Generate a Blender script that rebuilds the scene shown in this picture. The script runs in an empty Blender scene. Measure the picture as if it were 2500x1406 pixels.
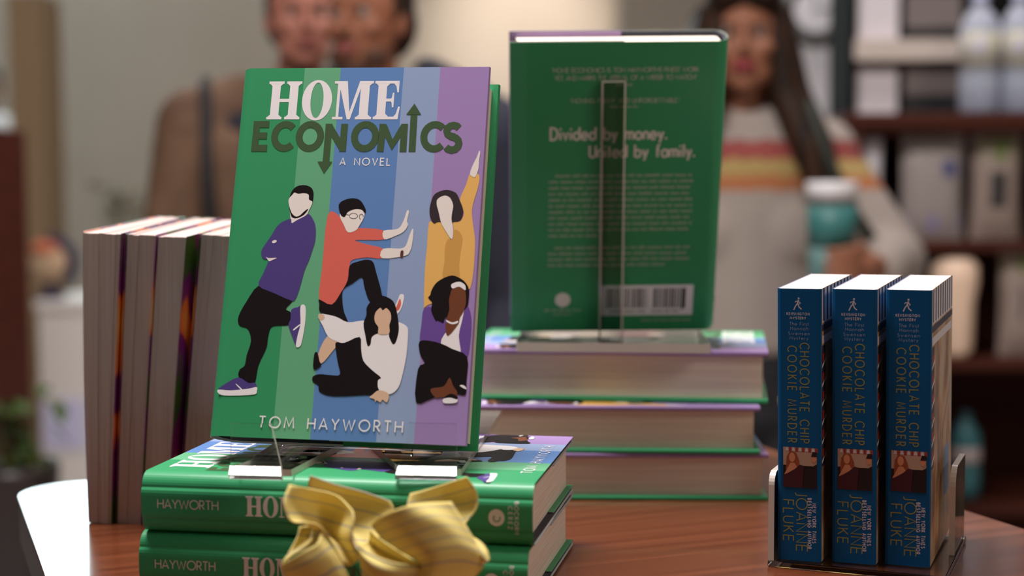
import bpy, bmesh, math, random
from mathutils import Vector, Matrix
from mathutils.geometry import tessellate_polygon
import numpy as np

C = bpy.context.scene.collection
PI = math.pi
rnd = random.Random(7)

# ------------------------------------------------------------------ camera, world, lights, exposure
CAM_Z = 1.2472
PIT, ROL, FPX = 0.0747, -0.004, 3700.0
cam = bpy.data.cameras.new('camera')
cam.sensor_width = 36.0
cam.lens = FPX / 2500 * 36
cam.clip_start = 0.05
cam.dof.use_dof = True
cam.dof.focus_distance = 0.955
cam.dof.aperture_fstop = 3.6
cam.dof.aperture_blades = 0
cob = bpy.data.objects.new('camera', cam)
C.objects.link(cob)
_c, _s = math.cos(PIT), math.sin(PIT)
_x0, _up0, _fw = Vector((1, 0, 0)), Vector((0, _s, _c)), Vector((0, _c, -_s))
_cr, _sr = math.cos(ROL), math.sin(ROL)
_r, _u = _x0 * _cr + _up0 * _sr, _up0 * _cr - _x0 * _sr
cob.matrix_world = Matrix(((_r.x, _u.x, -_fw.x, 0), (_r.y, _u.y, -_fw.y, 0), (_r.z, _u.z, -_fw.z, CAM_Z), (0, 0, 0, 1)))
sc = bpy.context.scene
sc.camera = cob
sc.view_settings.view_transform = 'Standard'
sc.view_settings.look = 'None'
sc.view_settings.gamma = 1.0
sc.view_settings.use_curve_mapping = False
sc.view_settings.exposure = 0.0
try:
    sc.cycles.max_bounces = 10
    sc.cycles.transmission_bounces = 10
    sc.cycles.transparent_max_bounces = 12
    sc.cycles.caustics_refractive = True
except Exception:
    pass

world = bpy.data.worlds.new('shop_ambient')
sc.world = world
world.use_nodes = True
bg = world.node_tree.nodes['Background']
bg.inputs['Color'].default_value = (1.0, 0.86, 0.74, 1)
bg.inputs['Strength'].default_value = 0.08


def area(name, loc, target, sx, sy, power, col):
    l = bpy.data.lights.new(name, 'AREA')
    l.shape = 'RECTANGLE'
    l.size, l.size_y = sx, sy
    l.energy = power
    l.color = col
    o = bpy.data.objects.new(name, l)
    C.objects.link(o)
    o.location = loc
    o.rotation_euler = (Vector(target) - Vector(loc)).to_track_quat('-Z', 'Y').to_euler()
    return o


area('table_downlight', (-0.36, 1.08, 3.0), (-0.33, 1.07, 1.0), 1.0, 0.5, 84, (1.0, 0.95, 0.95)).rotation_euler = (0, 0, 0)
area('room_downlight', (0.1, 4.0, 3.3), (0.0, 4.1, 1.0), 2.4, 0.7, 26, (1.0, 0.88, 0.78))
area('far_downlight', (-1.6, 7.2, 3.4), (-1.7, 8.6, 0.2), 2.4, 0.6, 8, (1.0, 0.92, 0.85))
_sp = bpy.data.lights.new('wall_spot', 'SPOT')
_sp.energy, _sp.color, _sp.spot_size, _sp.spot_blend, _sp.shadow_soft_size = 300, (1.0, 0.90, 0.80), math.radians(42), 1.0, 0.12
_so = bpy.data.objects.new('wall_spot', _sp)
C.objects.link(_so)
_so.location = (0.06, 7.3, 3.35)
_so.rotation_euler = (Vector((0.06, 9.0, 2.02)) - _so.location).to_track_quat('-Z', 'Y').to_euler()
area('right_front_fill', (1.9, -0.4, 2.7), (0.1, 1.1, 1.1), 0.9, 0.9, 17, (1.0, 0.85, 0.72))  # added fill lamp out of view, lifts faces turned front and right
area('left_plinth_fill', (-1.3, 4.1, 3.1), (-1.35, 5.0, 0.6), 0.6, 0.4, 16, (1.0, 0.93, 0.90))  # added lamp out of view, brightens the front of the plinth
area('side_wall_fill', (0.8, 3.3, 3.0), (0.75, 3.7, 1.5), 0.3, 0.2, 5, (1.0, 0.95, 0.98))  # added lamp out of view, brightens the white side wall
area('shelf_downlight', (1.15, 2.7, 3.2), (1.2, 3.5, 1.4), 1.0, 0.4, 17, (1.0, 0.94, 0.97))


# ------------------------------------------------------------------ helpers
def lin(r, g, b):
    f = lambda v: (v / 255 / 12.92) if v / 255 <= 0.04045 else ((v / 255 + 0.055) / 1.055) ** 2.4
    return (f(r), f(g), f(b))


MATS = {}


def mat(name, col, rough=0.5, spec=0.5, coat=0.0, metal=0.0, emit=None, trans=0.0, ior=1.45, coat_rough=0.2):
    if name in MATS:
        return MATS[name]
    m = bpy.data.materials.new(name)
    m.use_nodes = True
    b = m.node_tree.nodes['Principled BSDF']
    b.inputs['Base Color'].default_value = (*col, 1)
    b.inputs['Roughness'].default_value = rough
    b.inputs['Specular IOR Level'].default_value = spec
    b.inputs['Metallic'].default_value = metal
    b.inputs['IOR'].default_value = ior
    b.inputs['Coat Weight'].default_value = coat
    b.inputs['Coat Roughness'].default_value = coat_rough
    b.inputs['Transmission Weight'].default_value = trans
    if emit:
        b.inputs['Emission Color'].default_value = (*emit[0], 1)
        b.inputs['Emission Strength'].default_value = emit[1]
    MATS[name] = m
    return m


def bsdf(m):
    return m.node_tree.nodes['Principled BSDF']


def ramp_mat(name, scale, cols, kind='NOISE', rough=0.5, coat=0.0, bump=0.0, detail=4.0, coat_rough=0.2, spec=0.5, coord='Object'):
    """procedural two or more colour texture, scale = (x, y, z)"""
    m = mat(name, cols[0][1], rough, spec, coat, coat_rough=coat_rough)
    nt = m.node_tree
    tc = nt.nodes.new('ShaderNodeTexCoord')
    mp = nt.nodes.new('ShaderNodeMapping')
    mp.inputs['Scale'].default_value = scale
    nt.links.new(tc.outputs[coord], mp.inputs['Vector'])
    if kind == 'NOISE':
        t = nt.nodes.new('ShaderNodeTexNoise')
        t.inputs['Scale'].default_value = 1.0
        t.inputs['Detail'].default_value = detail
        out = t.outputs['Fac']
    elif kind == 'WAVE':
        t = nt.nodes.new('ShaderNodeTexWave')
        t.inputs['Scale'].default_value = 1.0
        t.inputs['Distortion'].default_value = 0.0
        out = t.outputs['Fac']
    else:
        t = nt.nodes.new('ShaderNodeTexVoronoi')
        t.inputs['Scale'].default_value = 1.0
        out = t.outputs['Distance']
    nt.links.new(mp.outputs['Vector'], t.inputs['Vector'])
    r = nt.nodes.new('ShaderNodeValToRGB')
    e = r.color_ramp.elements
    while len(e) < len(cols):
        e.new(0.5)
    for k, (p, c) in enumerate(cols):
        e[k].position = p
        e[k].color = (*c, 1)
    nt.links.new(out, r.inputs['Fac'])
    nt.links.new(r.outputs['Color'], bsdf(m).inputs['Base Color'])
    if bump:
        bp = nt.nodes.new('ShaderNodeBump')
        bp.inputs['Strength'].default_value = bump
        bp.inputs['Distance'].default_value = 0.001
        nt.links.new(out, bp.inputs['Height'])
        nt.links.new(bp.outputs['Normal'], bsdf(m).inputs['Normal'])
    return m


class MB:
    """collects geometry with material slots and links it as one mesh object"""

    def __init__(self):
        self.v, self.f, self.m, self.s, self.mats, self.uv = [], [], [], [], [], {}

    def slot(self, m):
        if m not in self.mats:
            self.mats.append(m)
        return self.mats.index(m)

    def add(self, verts, faces, m, smooth=False):
        o = len(self.v)
        self.v += [tuple(p) for p in verts]
        k = self.slot(m)
        for f in faces:
            self.f.append([i + o for i in f])
            self.m.append(k)
            self.s.append(smooth)

    def box(self, lo, hi, m, M=None):
        (x0, y0, z0), (x1, y1, z1) = lo, hi
        v = [Vector(p) for p in ((x0, y0, z0), (x1, y0, z0), (x1, y1, z0), (x0, y1, z0), (x0, y0, z1), (x1, y0, z1), (x1, y1, z1), (x0, y1, z1))]
        if M:
            v = [M @ p for p in v]
        self.add(v, [(0, 3, 2, 1), (4, 5, 6, 7), (0, 1, 5, 4), (1, 2, 6, 5), (2, 3, 7, 6), (3, 0, 4, 7)], m)

    def prism(self, loop, lo, hi, m, axis='z', smooth=False, side=None):
        """extrude a 2D loop; axis z: loop in xy, axis x: loop in yz, axis y: loop in xz"""
        def P(a, b, c):
            return {'z': (a, b, c), 'x': (c, a, b), 'y': (a, c, b)}[axis]
        n = len(loop)
        v = [P(a, b, lo) for a, b in loop] + [P(a, b, hi) for a, b in loop]
        self.add(v, [(i, (i + 1) % n, n + (i + 1) % n, n + i) for i in range(n)], side or m, smooth)
        tri = tessellate_polygon([[Vector((a, b, 0)) for a, b in loop]])
        self.add(v[:n], [t[::-1] for t in tri], m)
        self.add(v[n:], [t for t in tri], m)

    def lathe(self, prof, m, n=24, c=(0, 0, 0), smooth=True, sx=1.0, sy=1.0):
        v, f = [], []
        for r, z in prof:
            for k in range(n):
                a = 2 * PI * k / n
                v.append((c[0] + sx * r * math.cos(a), c[1] + sy * r * math.sin(a), c[2] + z))
        for i in range(len(prof) - 1):
            for k in range(n):
                k2 = (k + 1) % n
                f.append((i * n + k, i * n + k2, (i + 1) * n + k2, (i + 1) * n + k))
        f.append(tuple(range(n))[::-1])
        f.append(tuple((len(prof) - 1) * n + k for k in range(n)))
        self.add(v, f, m, smooth)

    def ball(self, c, r, m, nu=14, nv=10, M=None):
        rx, ry, rz = r if isinstance(r, (tuple, list)) else (r, r, r)
        v, f = [Vector((0, 0, -rz))], []
        for j in range(1, nv):
            t = -PI / 2 + PI * j / nv
            for k in range(nu):
                a = 2 * PI * k / nu
                v.append(Vector((rx * math.cos(t) * math.cos(a), ry * math.cos(t) * math.sin(a), rz * math.sin(t))))
        v.append(Vector((0, 0, rz)))
        for k in range(nu):
            k2 = (k + 1) % nu
            f.append((0, 1 + k2, 1 + k))
            f.append((len(v) - 1, 1 + (nv - 2) * nu + k, 1 + (nv - 2) * nu + k2))
            for j in range(nv - 2):
                f.append((1 + j * nu + k, 1 + j * nu + k2, 1 + (j + 1) * nu + k2, 1 + (j + 1) * nu + k))
        if M:
            v = [M @ p for p in v]
        self.add([p + Vector(c) for p in v], f, m, True)

    def limb(self, pts, m, flat=1.0):
        """overlapping balls along a polyline of (x, y, z, radius): to be fused by a remesh"""
        for (a, b) in zip(pts[:-1], pts[1:]):
            A, B = Vector(a[:3]), Vector(b[:3])
            L = (B - A).length
            n = max(1, int(L / (0.45 * min(a[3], b[3]))))
            for i in range(n + 1):
                t = i / n
                r = a[3] + (b[3] - a[3]) * t
                self.ball(A.lerp(B, t), (r, r * flat, r), m, 10, 8)

    def tube(self, pts, r, m, n=10):
        P = [Vector(p) for p in pts]
        v, f = [], []
        for i, p in enumerate(P):
            d = (P[min(i + 1, len(P) - 1)] - P[max(i - 1, 0)]).normalized()
            a = d.orthogonal().normalized() if i == 0 else (pa - d * pa.dot(d)).normalized()
            pa = a
            b = d.cross(a)
            rr = r[i] if isinstance(r, (list, tuple)) else r
            for k in range(n):
                t = 2 * PI * k / n
                v.append(p + (a * math.cos(t) + b * math.sin(t)) * rr)
        for i in range(len(P) - 1):
            for k in range(n):
                k2 = (k + 1) % n
                f.append((i * n + k, i * n + k2, (i + 1) * n + k2, (i + 1) * n + k))
        f.append(tuple(range(n))[::-1])
        f.append(tuple((len(P) - 1) * n + k for k in range(n)))
        self.add(v, f, m, True)

    def lift(self, pts, to3):
        """printed pieces that overlap get a few microns between them"""
        self.k = (getattr(self, 'k', 0) + 1) % 5
        a, b = pts[0][0], pts[0][1]
        o = Vector(to3(a, b))
        n = (Vector(to3(a + .1, b)) - o).cross(Vector(to3(a, b + .1)) - o).normalized() * (self.k * 7e-6)
        return [tuple(Vector(to3(p[0], p[1])) + n) for p in pts]

    def flat(self, loops, to3, m):
        """printed shape: 2D loops (outer, holes) carried to 3D by to3(u, v)"""
        tri = tessellate_polygon([[Vector((a, b, 0)) for a, b in l] for l in loops])
        pts = [p for l in loops for p in l]
        # keep the winding outward
        ff = []
        for t in tri:
            (ax, ay), (bx, by), (cx, cy) = (pts[i] for i in t)
            ff.append(t if (bx - ax) * (cy - ay) - (by - ay) * (cx - ax) > 0 else t[::-1])
        self.add(self.lift(pts, to3), ff, m)

    def build(self, name, parent=None, remesh=None, smooth_iter=0, solidify=None, bevel=None, subsurf=0):
        me = bpy.data.meshes.new(name)
        me.from_pydata([tuple(p) for p in self.v], [], self.f)
        for m in self.mats:
            me.materials.append(m)
        me.polygons.foreach_set('material_index', self.m)
        me.polygons.foreach_set('use_smooth', self.s)
        me.update()
        o = bpy.data.objects.new(name, me)
        C.objects.link(o)
        if parent:
            o.parent = parent
        if remesh:
            md = o.modifiers.new('fuse', 'REMESH')
            md.mode = 'VOXEL'
            md.voxel_size = remesh
            md.use_smooth_shade = True
        if smooth_iter:
            md = o.modifiers.new('smooth', 'SMOOTH')
            md.iterations = smooth_iter
            md.factor = 0.5
        if solidify:
            md = o.modifiers.new('thickness', 'SOLIDIFY')
            md.thickness = solidify
            md.offset = 0
        if bevel:
            md = o.modifiers.new('edges', 'BEVEL')
            md.width = bevel
            md.segments = 2
            md.limit_method = 'ANGLE'
        if subsurf:
            md = o.modifiers.new('subdivision', 'SUBSURF')
            md.levels = md.render_levels = subsurf
        return o


def tag(o, label, cat, group=None):
    o['label'] = label
    o['category'] = cat
    if group:
        o['group'] = group
    return o


def thing(name, label, cat, M=None, group=None):
    o = bpy.data.objects.new(name, None)
    o.empty_display_size = 0.02
    C.objects.link(o)
    if M is not None:
        o.matrix_world = M
    return tag(o, label, cat, group)


def struct(o):
    o['kind'] = 'structure'
    return o


def dup(root, M, label, group=None):
    r = root.copy()
    C.objects.link(r)
    r.matrix_world = M
    r['label'] = label
    if group:
        r['group'] = group
    for ch in list(root.children):
        c = ch.copy()
        C.objects.link(c)
        c.parent = r
        for g in ch.children:
            d = g.copy()
            C.objects.link(d)
            d.parent = c
    return r


def at(px, py, Y):
    """the world point at depth Y seen at a place of the photograph"""
    a, b = px - 1250, py - 703
    u, v = a * _cr + b * _sr, -a * _sr + b * _cr
    r = Vector((u / FPX, _c - v / FPX * _s, -_s - v / FPX * _c))
    p = r * (Y / r.y)
    return Vector((p.x, p.y, p.z + CAM_Z))


def rot(yaw, lean=0.0, roll=0.0):
    return Matrix.Rotation(yaw, 4, 'Z') @ Matrix.Rotation(lean, 4, 'X') @ Matrix.Rotation(roll, 4, 'Y')


def frame(origin, ex, ey, ez):
    M = Matrix.Identity(4)
    for i in range(3):
        M[i][0], M[i][1], M[i][2], M[i][3] = ex[i], ey[i], ez[i], origin[i]
    return M


# ------------------------------------------------------------------ a single-stroke alphabet (cap height 1)
def arc(cx, cy, rx, ry, a0, a1, n=12):
    return [(cx + rx * math.cos(math.radians(a0 + (a1 - a0) * i / n)), cy + ry * math.sin(math.radians(a0 + (a1 - a0) * i / n))) for i in range(n + 1)]


ring = arc(.31, .31, .31, .31, 0, 360, 18)
GLYPH = {
    'A': (.76, [[(0, 0), (.38, 1), (.76, 0)], [(.14, .3), (.62, .3)]]),
    'B': (.54, [[(0, 0), (0, 1), (.26, 1)] + arc(.26, .76, .22, .24, 90, -90)[1:] + [(0, .52)], [(.26, .52)] + arc(.28, .26, .26, .26, 90, -90) + [(0, 0)]]),
    'C': (.86, [arc(.5, .5, .5, .5, 44, 316, 18)]),
    'D': (.74, [[(0, 0), (0, 1), (.24, 1)] + arc(.24, .5, .5, .5, 90, -90, 16)[1:] + [(0, 0)]]),
    'E': (.52, [[(.52, 1), (0, 1), (0, 0), (.52, 0)], [(0, .52), (.47, .52)]]),
    'F': (.5, [[(.5, 1), (0, 1), (0, 0)], [(0, .5), (.44, .5)]]),
    'G': (.98, [arc(.5, .5, .5, .5, 44, 350, 18) + [(.98, .47), (.58, .47)]]),
    'H': (.68, [[(0, 0), (0, 1)], [(.68, 0), (.68, 1)], [(0, .52), (.68, .52)]]),
    'I': (.10, [[(.05, 0), (.05, 1)]]),
    'J': (.3, [[(.3, 1), (.3, .12)] + arc(.12, .12, .18, .2, 0, -110, 6)[1:]]),
    'K': (.58, [[(0, 0), (0, 1)], [(.54, 1), (0, .42)], [(.17, .6), (.58, 0)]]),
    'L': (.46, [[(0, 1), (0, 0), (.46, 0)]]),
    'M': (.9, [[(0, 0), (.1, 1), (.45, .15), (.8, 1), (.9, 0)]]),
    'N': (.72, [[(0, 0), (0, 1), (.72, 0), (.72, 1)]]),
    'O': (1.0, [arc(.5, .5, .5, .5, 0, 360, 24)]),
    'P': (.5, [[(0, 0), (0, 1), (.24, 1)] + arc(.24, .73, .26, .27, 90, -90)[1:] + [(0, .46)]]),
    'R': (.54, [[(0, 0), (0, 1), (.24, 1)] + arc(.24, .73, .26, .27, 90, -90)[1:] + [(0, .46)], [(.22, .46), (.54, 0)]]),
    'S': (.52, [arc(.27, .75, .22, .25, 35, 270, 10) + arc(.26, .25, .26, .25, 90, -140, 10)[1:]]),
    'T': (.6, [[(.3, 0), (.3, 1)], [(0, 1), (.6, 1)]]),
    'U': (.64, [[(0, 1), (0, .32)] + arc(.32, .32, .32, .32, 180, 360, 10)[1:] + [(.64, 1)]]),
    'V': (.72, [[(0, 1), (.36, 0), (.72, 1)]]),
    'W': (1.1, [[(0, 1), (.28, 0), (.55, .9), (.82, 0), (1.1, 1)]]),
    'Y': (.66, [[(0, 1), (.33, .45), (.66, 1)], [(.33, .45), (.33, 0)]]),
    'Z': (.6, [[(0, 1), (.6, 1), (0, 0), (.6, 0)]]),
    'a': (.62, [ring, [(.62, .64), (.62, 0)]]),
    'b': (.62, [[(0, 1.05), (0, 0)], ring]),
    'd': (.62, [ring, [(.62, 1.05), (.62, 0)]]),
    'e': (.62, [[(.02, .31), (.62, .31)] + arc(.31, .31, .31, .31, 0, 320, 16)[1:]]),
    'f': (.40, [[(.42, .98), (.32, 1.02), (.20, .96), (.16, .84), (.16, 0)], [(0, .60), (.38, .60)]]),
    'h': (.5, [[(0, 1.05), (0, 0)], [(0, .38)] + arc(.25, .38, .25, .24, 180, 0, 8)[1:] + [(.5, 0)]]),
    'i': (.14, [[(.07, .60), (.07, 0)], [(.07, .82), (.07, .97)]]),
    'l': (.14, [[(.07, 1.05), (.07, 0)]]),
    'm': (.84, [[(0, .62), (0, 0)], [(0, .4)] + arc(.21, .4, .21, .22, 180, 0, 8)[1:] + [(.42, 0)], [(.42, .4)] + arc(.63, .4, .21, .22, 180, 0, 8)[1:] + [(.84, 0)]]),
    'n': (.5, [[(0, .62), (0, 0)], [(0, .38)] + arc(.25, .38, .25, .24, 180, 0, 8)[1:] + [(.5, 0)]]),
    'o': (.62, [ring]),
    'r': (.28, [[(0, .62), (0, 0)], [(0, .4)] + arc(.22, .4, .22, .22, 180, 75, 5)[1:]]),
    's': (.36, [arc(.18, .46, .15, .16, 35, 270, 8) + arc(.17, .15, .18, .15, 90, -140, 8)[1:]]),
    't': (.3, [[(.14, .95), (.14, 0)], [(0, .62), (.3, .62)]]),
    'u': (.5, [[(0, .62), (0, .24)] + arc(.25, .24, .25, .24, 180, 360, 8)[1:] + [(.5, .62)], [(.5, .3), (.5, 0)]]),
    'v': (.5, [[(0, .62), (.25, 0), (.5, .62)]]),
    'w': (.8, [[(0, .62), (.2, 0), (.4, .56), (.6, 0), (.8, .62)]]),
    'y': (.52, [[(0, .62), (.26, .05)], [(.52, .62), (.14, -.3)]]),
    '.': (.12, [[(.06, -.02), (.06, .14)]]),
    ',': (.05, [[(.05, .08), (0, -.12)]]),
    '"': (.14, [[(0, 1), (0, .76)], [(.14, 1), (.14, .76)]]),
    "'": (0.0, [[(0, 1), (0, .76)]]),
}


def ribbon(mb, line, w, to3, m):
    """a polyline drawn with width w, mitred at its corners"""
    P = [Vector(p) for p in line]
    closed = (P[0] - P[-1]).length < 1e-9
    n = len(P)
    L, R = [], []
    for i in range(n):
        a = P[i - 1] if i > 0 else (P[-2] if closed else None)
        b = P[i + 1] if i < n - 1 else (P[1] if closed else None)
        d1 = (P[i] - a).normalized() if a is not None else None
        d2 = (b - P[i]).normalized() if b is not None else None
        if d1 is None:
            d1 = d2
        if d2 is None:
            d2 = d1
        n1, n2 = Vector((-d1.y, d1.x)), Vector((-d2.y, d2.x))
        t = n1 + n2
        if t.length < 0.3:
            t = n1
        t.normalize()
        k = min(1.6, 1 / max(0.2, t.dot(n1)))
        L.append(P[i] + t * (w / 2 * k))
        R.append(P[i] - t * (w / 2 * k))
    v = mb.lift([(p.x, p.y) for p in L] + [(p.x, p.y) for p in R], to3)
    mb.add(v, [(i, n + i, n + i + 1, i + 1) for i in range(n - 1)], m)


def text_width(s, gap, space):
    x = 0.0
    for ch in s:
        x += space if ch == ' ' else GLYPH[ch][0] + gap
    return x - gap


def put_text(mb, s, x, y, cap, weight, to3, m, width=None, gap=.28, space=.45, rot90=False, hstretch=1.0):
    """x, y: start of the baseline. rot90: the line runs downwards. width: letter gaps are set to fill it"""
    if width:
        lo, hi = 0.02, 3.0
        for _ in range(40):
            mid = (lo + hi) / 2
            if text_width(s, mid, space + mid) * cap * hstretch < width:
                lo = mid
            else:
                hi = mid
        gap = lo
        space = space + gap
    cx = 0.0
    for ch in s:
        if ch == ' ':
            cx += space
            continue
        adv, strokes = GLYPH[ch]
        for st in strokes:
            if rot90:
                line = [(x + b * cap, y - (cx + a) * cap * hstretch) for a, b in st]
            else:
                line = [(x + (cx + a) * cap * hstretch, y + b * cap) for a, b in st]
            ribbon(mb, line, weight * cap, to3, m)
        cx += adv + gap


def squiggle(mb, x0, x1, y, h, to3, m, r, ragged=0.0):
    """a line of body copy too small to read: word-long rows of fine ticks"""
    x = x0
    while x < x1 - h:
        w = min(r.uniform(1.6, 6.0) * h, x1 - x)
        n = max(2, int(w / (h * .55)))
        for i in range(n):
            a = x + w * (i + .2) / n
            up = h * (1.35 if r.random() < .2 else 1.0)
            ribbon(mb, [(a, y), (a + h * .06, y + up)], h * .2, to3, m)
        ribbon(mb, [(x, y + h * r.uniform(.35, .65)), (x + w * .93, y + h * r.uniform(.35, .65))], h * .16, to3, m)
        x += w + h * .55


# bold roman capitals with slab serifs for the title
def roman(ch):
    bx = lambda a, b, c, d: [(a, c), (b, c), (b, d), (a, d)]
    br = lambda x, y, sx, sy: [(x, y), (x + sx, y), (x, y + sy)]
    if ch == 'H':
        w, L = 1.08, []
        for s in (.11, .70):
            L += [bx(s, s + .28, 0, 1), bx(s - .11, s + .39, 0, .065), bx(s - .11, s + .39, .935, 1)]
            for y, sy in ((.065, .06), (.935, -.06)):
                L += [br(s, y, -.08, sy), br(s + .28, y, .08, sy)]
        return w, [[p] for p in L + [bx(.36, .72, .455, .54)]]
    if ch == 'O':
        return .98, [[arc(.49, .5, .49, .53, 0, 360, 40)[:-1], arc(.49, .5, .21, .465, 0, 360, 40)[:-1]]]
    if ch == 'M':
        L = [bx(0, .34, 0, .065), bx(.11, .20, .03, 1), [(.0, 1), (.0, .935), (.15, .93), (.48, 0), (.58, 0), (.42, 1)],
             [(.48, 0), (.58, 0), (.90, .92), (.88, 1), (.82, 1)], bx(.86, 1.15, 0, 1), bx(.74, 1.27, 0, .065), bx(.82, 1.27, .935, 1),
             br(.86, .065, -.08, .06), br(1.15, .065, .08, .06), br(1.15, .935, .08, -.06)]
        return 1.27, [[p] for p in L]
    if ch == 'E':
        L = [bx(.11, .39, 0, 1), bx(0, .80, 0, .07), bx(0, .78, .93, 1), bx(.36, .60, .46, .54),
             [(.78, 1), (.60, .94), (.69, .86), (.73, .70), (.78, .70)], [(.80, 0), (.64, .06), (.73, .14), (.79, .33), (.85, .33)],
             [(.59, .31), (.64, .31), (.64, .69), (.59, .69), (.57, .57), (.50, .5), (.57, .43)],
             br(.11, .065, -.08, .06), br(.11, .935, -.08, -.06), br(.39, .07, .10, .08), br(.39, .93, .10, -.08)]
        return .85, [[p] for p in L]


def put_roman(mb, s, x, y, cap, to3, m, width):
    gl = [roman(c) for c in s]
    gap = .05
    k = width / (sum(g[0] for g in gl) + gap * (len(s) - 1))
    cx = x
    for w, polys in gl:
        for loops in polys:
            mb.flat([[(cx + a * k, y + b * cap) for a, b in l] for l in loops], to3, m)
        cx += (w + gap) * k

# ------------------------------------------------------------------ materials
wood = ramp_mat('cherry_wood', (2.6, 75.0, 3.0), [(0.30, (.085, .021, .008)), (0.5, (.125, .034, .013)), (0.70, (.165, .048, .019))], rough=.24, spec=.4, coat=.22, coat_rough=.05, detail=8, bump=.05)
edge_wood = mat('dark_table_edge', (.030, .016, .010), .4)
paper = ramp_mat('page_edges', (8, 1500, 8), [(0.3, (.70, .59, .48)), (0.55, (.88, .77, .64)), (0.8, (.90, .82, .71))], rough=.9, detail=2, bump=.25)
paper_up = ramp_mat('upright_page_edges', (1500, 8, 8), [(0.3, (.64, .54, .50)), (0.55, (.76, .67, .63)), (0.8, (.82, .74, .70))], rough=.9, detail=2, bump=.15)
paper_row = ramp_mat('shaded_page_edges', (1500, 8, 8), [(0.3, (.46, .35, .31)), (0.55, (.55, .43, .39)), (0.8, (.60, .48, .44))], rough=.9, detail=2, bump=.15)  # darker page colour for the left row, its shade put into the paper
GLOSS = dict(rough=.45, spec=.30, coat=.14, coat_rough=.20)
jk = {
    'green': mat('jacket_green', (.035, .29, .115), **GLOSS),
    'light_green': mat('jacket_light_green', (.13, .40, .21), **GLOSS),
    'blue': mat('jacket_blue', (.115, .235, .50), **GLOSS),
    'light_blue': mat('jacket_light_blue', (.29, .37, .57), **GLOSS),
    'purple': mat('jacket_purple', (.36, .23, .48), **GLOSS),
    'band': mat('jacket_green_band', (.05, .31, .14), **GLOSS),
}
white_ink = mat('white_ink', (.86, .80, .80), **GLOSS)
INK = {
    'white': white_ink, 'skin': mat('ink_pale_skin', (.84, .75, .69), **GLOSS), 'black': mat('ink_black', (.010, .006, .007), .5, .15),
    'plum': mat('ink_plum', (.075, .048, .21), **GLOSS), 'coral': mat('ink_coral', (.72, .135, .10), **GLOSS),
    'grey': mat('ink_grey', (.14, .13, .13), **GLOSS), 'brown': mat('ink_brown', (.12, .04, .03), **GLOSS),
    'tan': mat('ink_tan', (.72, .47, .32), **GLOSS), 'mustard': mat('ink_mustard', (.82, .46, .125), **GLOSS),
    'ochre': mat('ink_ochre', (.63, .33, .08), **GLOSS), 'dark': mat('ink_dark_hair', (.035, .022, .026), **GLOSS),
    'violet': mat('ink_violet', (.15, .07, .31), **GLOSS), 'umber': mat('ink_umber', (.17, .05, .02), **GLOSS),
}
moss = ramp_mat('moss_ink_hatched', (420, 420, 420), [(.45, (.040, .080, .032)), (.55, (.065, .115, .045))], kind='WAVE', rough=.45, spec=.3, coat=.1)
spine_ink = mat('muted_white_ink', (.72, .66, .62), **GLOSS)
back_ink = mat('pale_back_ink', (.74, .68, .62), **GLOSS)
fine_ink = mat('fine_back_ink', (.50, .50, .43), **GLOSS)
navy = mat('navy_case', (.012, .014, .028), .6)
reverse = mat('jacket_reverse', (.75, .72, .70), .5)
acrylic = mat('clear_acrylic', (1, 1, 1), .0, trans=1.0, ior=1.49)
def thin_sheet(name, ior):
    m = mat(name, (1, 1, 1), .02)
    nt = m.node_tree
    tp = nt.nodes.new('ShaderNodeBsdfTransparent')
    tp.inputs['Color'].default_value = (.95, .97, .96, 1)
    gl = nt.nodes.new('ShaderNodeBsdfGlossy')
    gl.inputs['Roughness'].default_value = .03
    fr = nt.nodes.new('ShaderNodeFresnel')
    fr.inputs['IOR'].default_value = ior
    ms = nt.nodes.new('ShaderNodeMixShader')
    nt.links.new(fr.outputs[0], ms.inputs[0])
    nt.links.new(tp.outputs[0], ms.inputs[1])
    nt.links.new(gl.outputs[0], ms.inputs[2])
    nt.links.new(ms.outputs[0], [n for n in nt.nodes if n.type == 'OUTPUT_MATERIAL'][0].inputs['Surface'])
    return m


sheet = thin_sheet('clear_acrylic_sheet', 1.49)
sheet_clear = thin_sheet('clear_acrylic_bar', 1.22)
acr_edge = mat('acrylic_cut_edge', (.62, .55, .49), .12)
bar_black = mat('barcode_black', (.02, .02, .02), .5)

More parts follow.
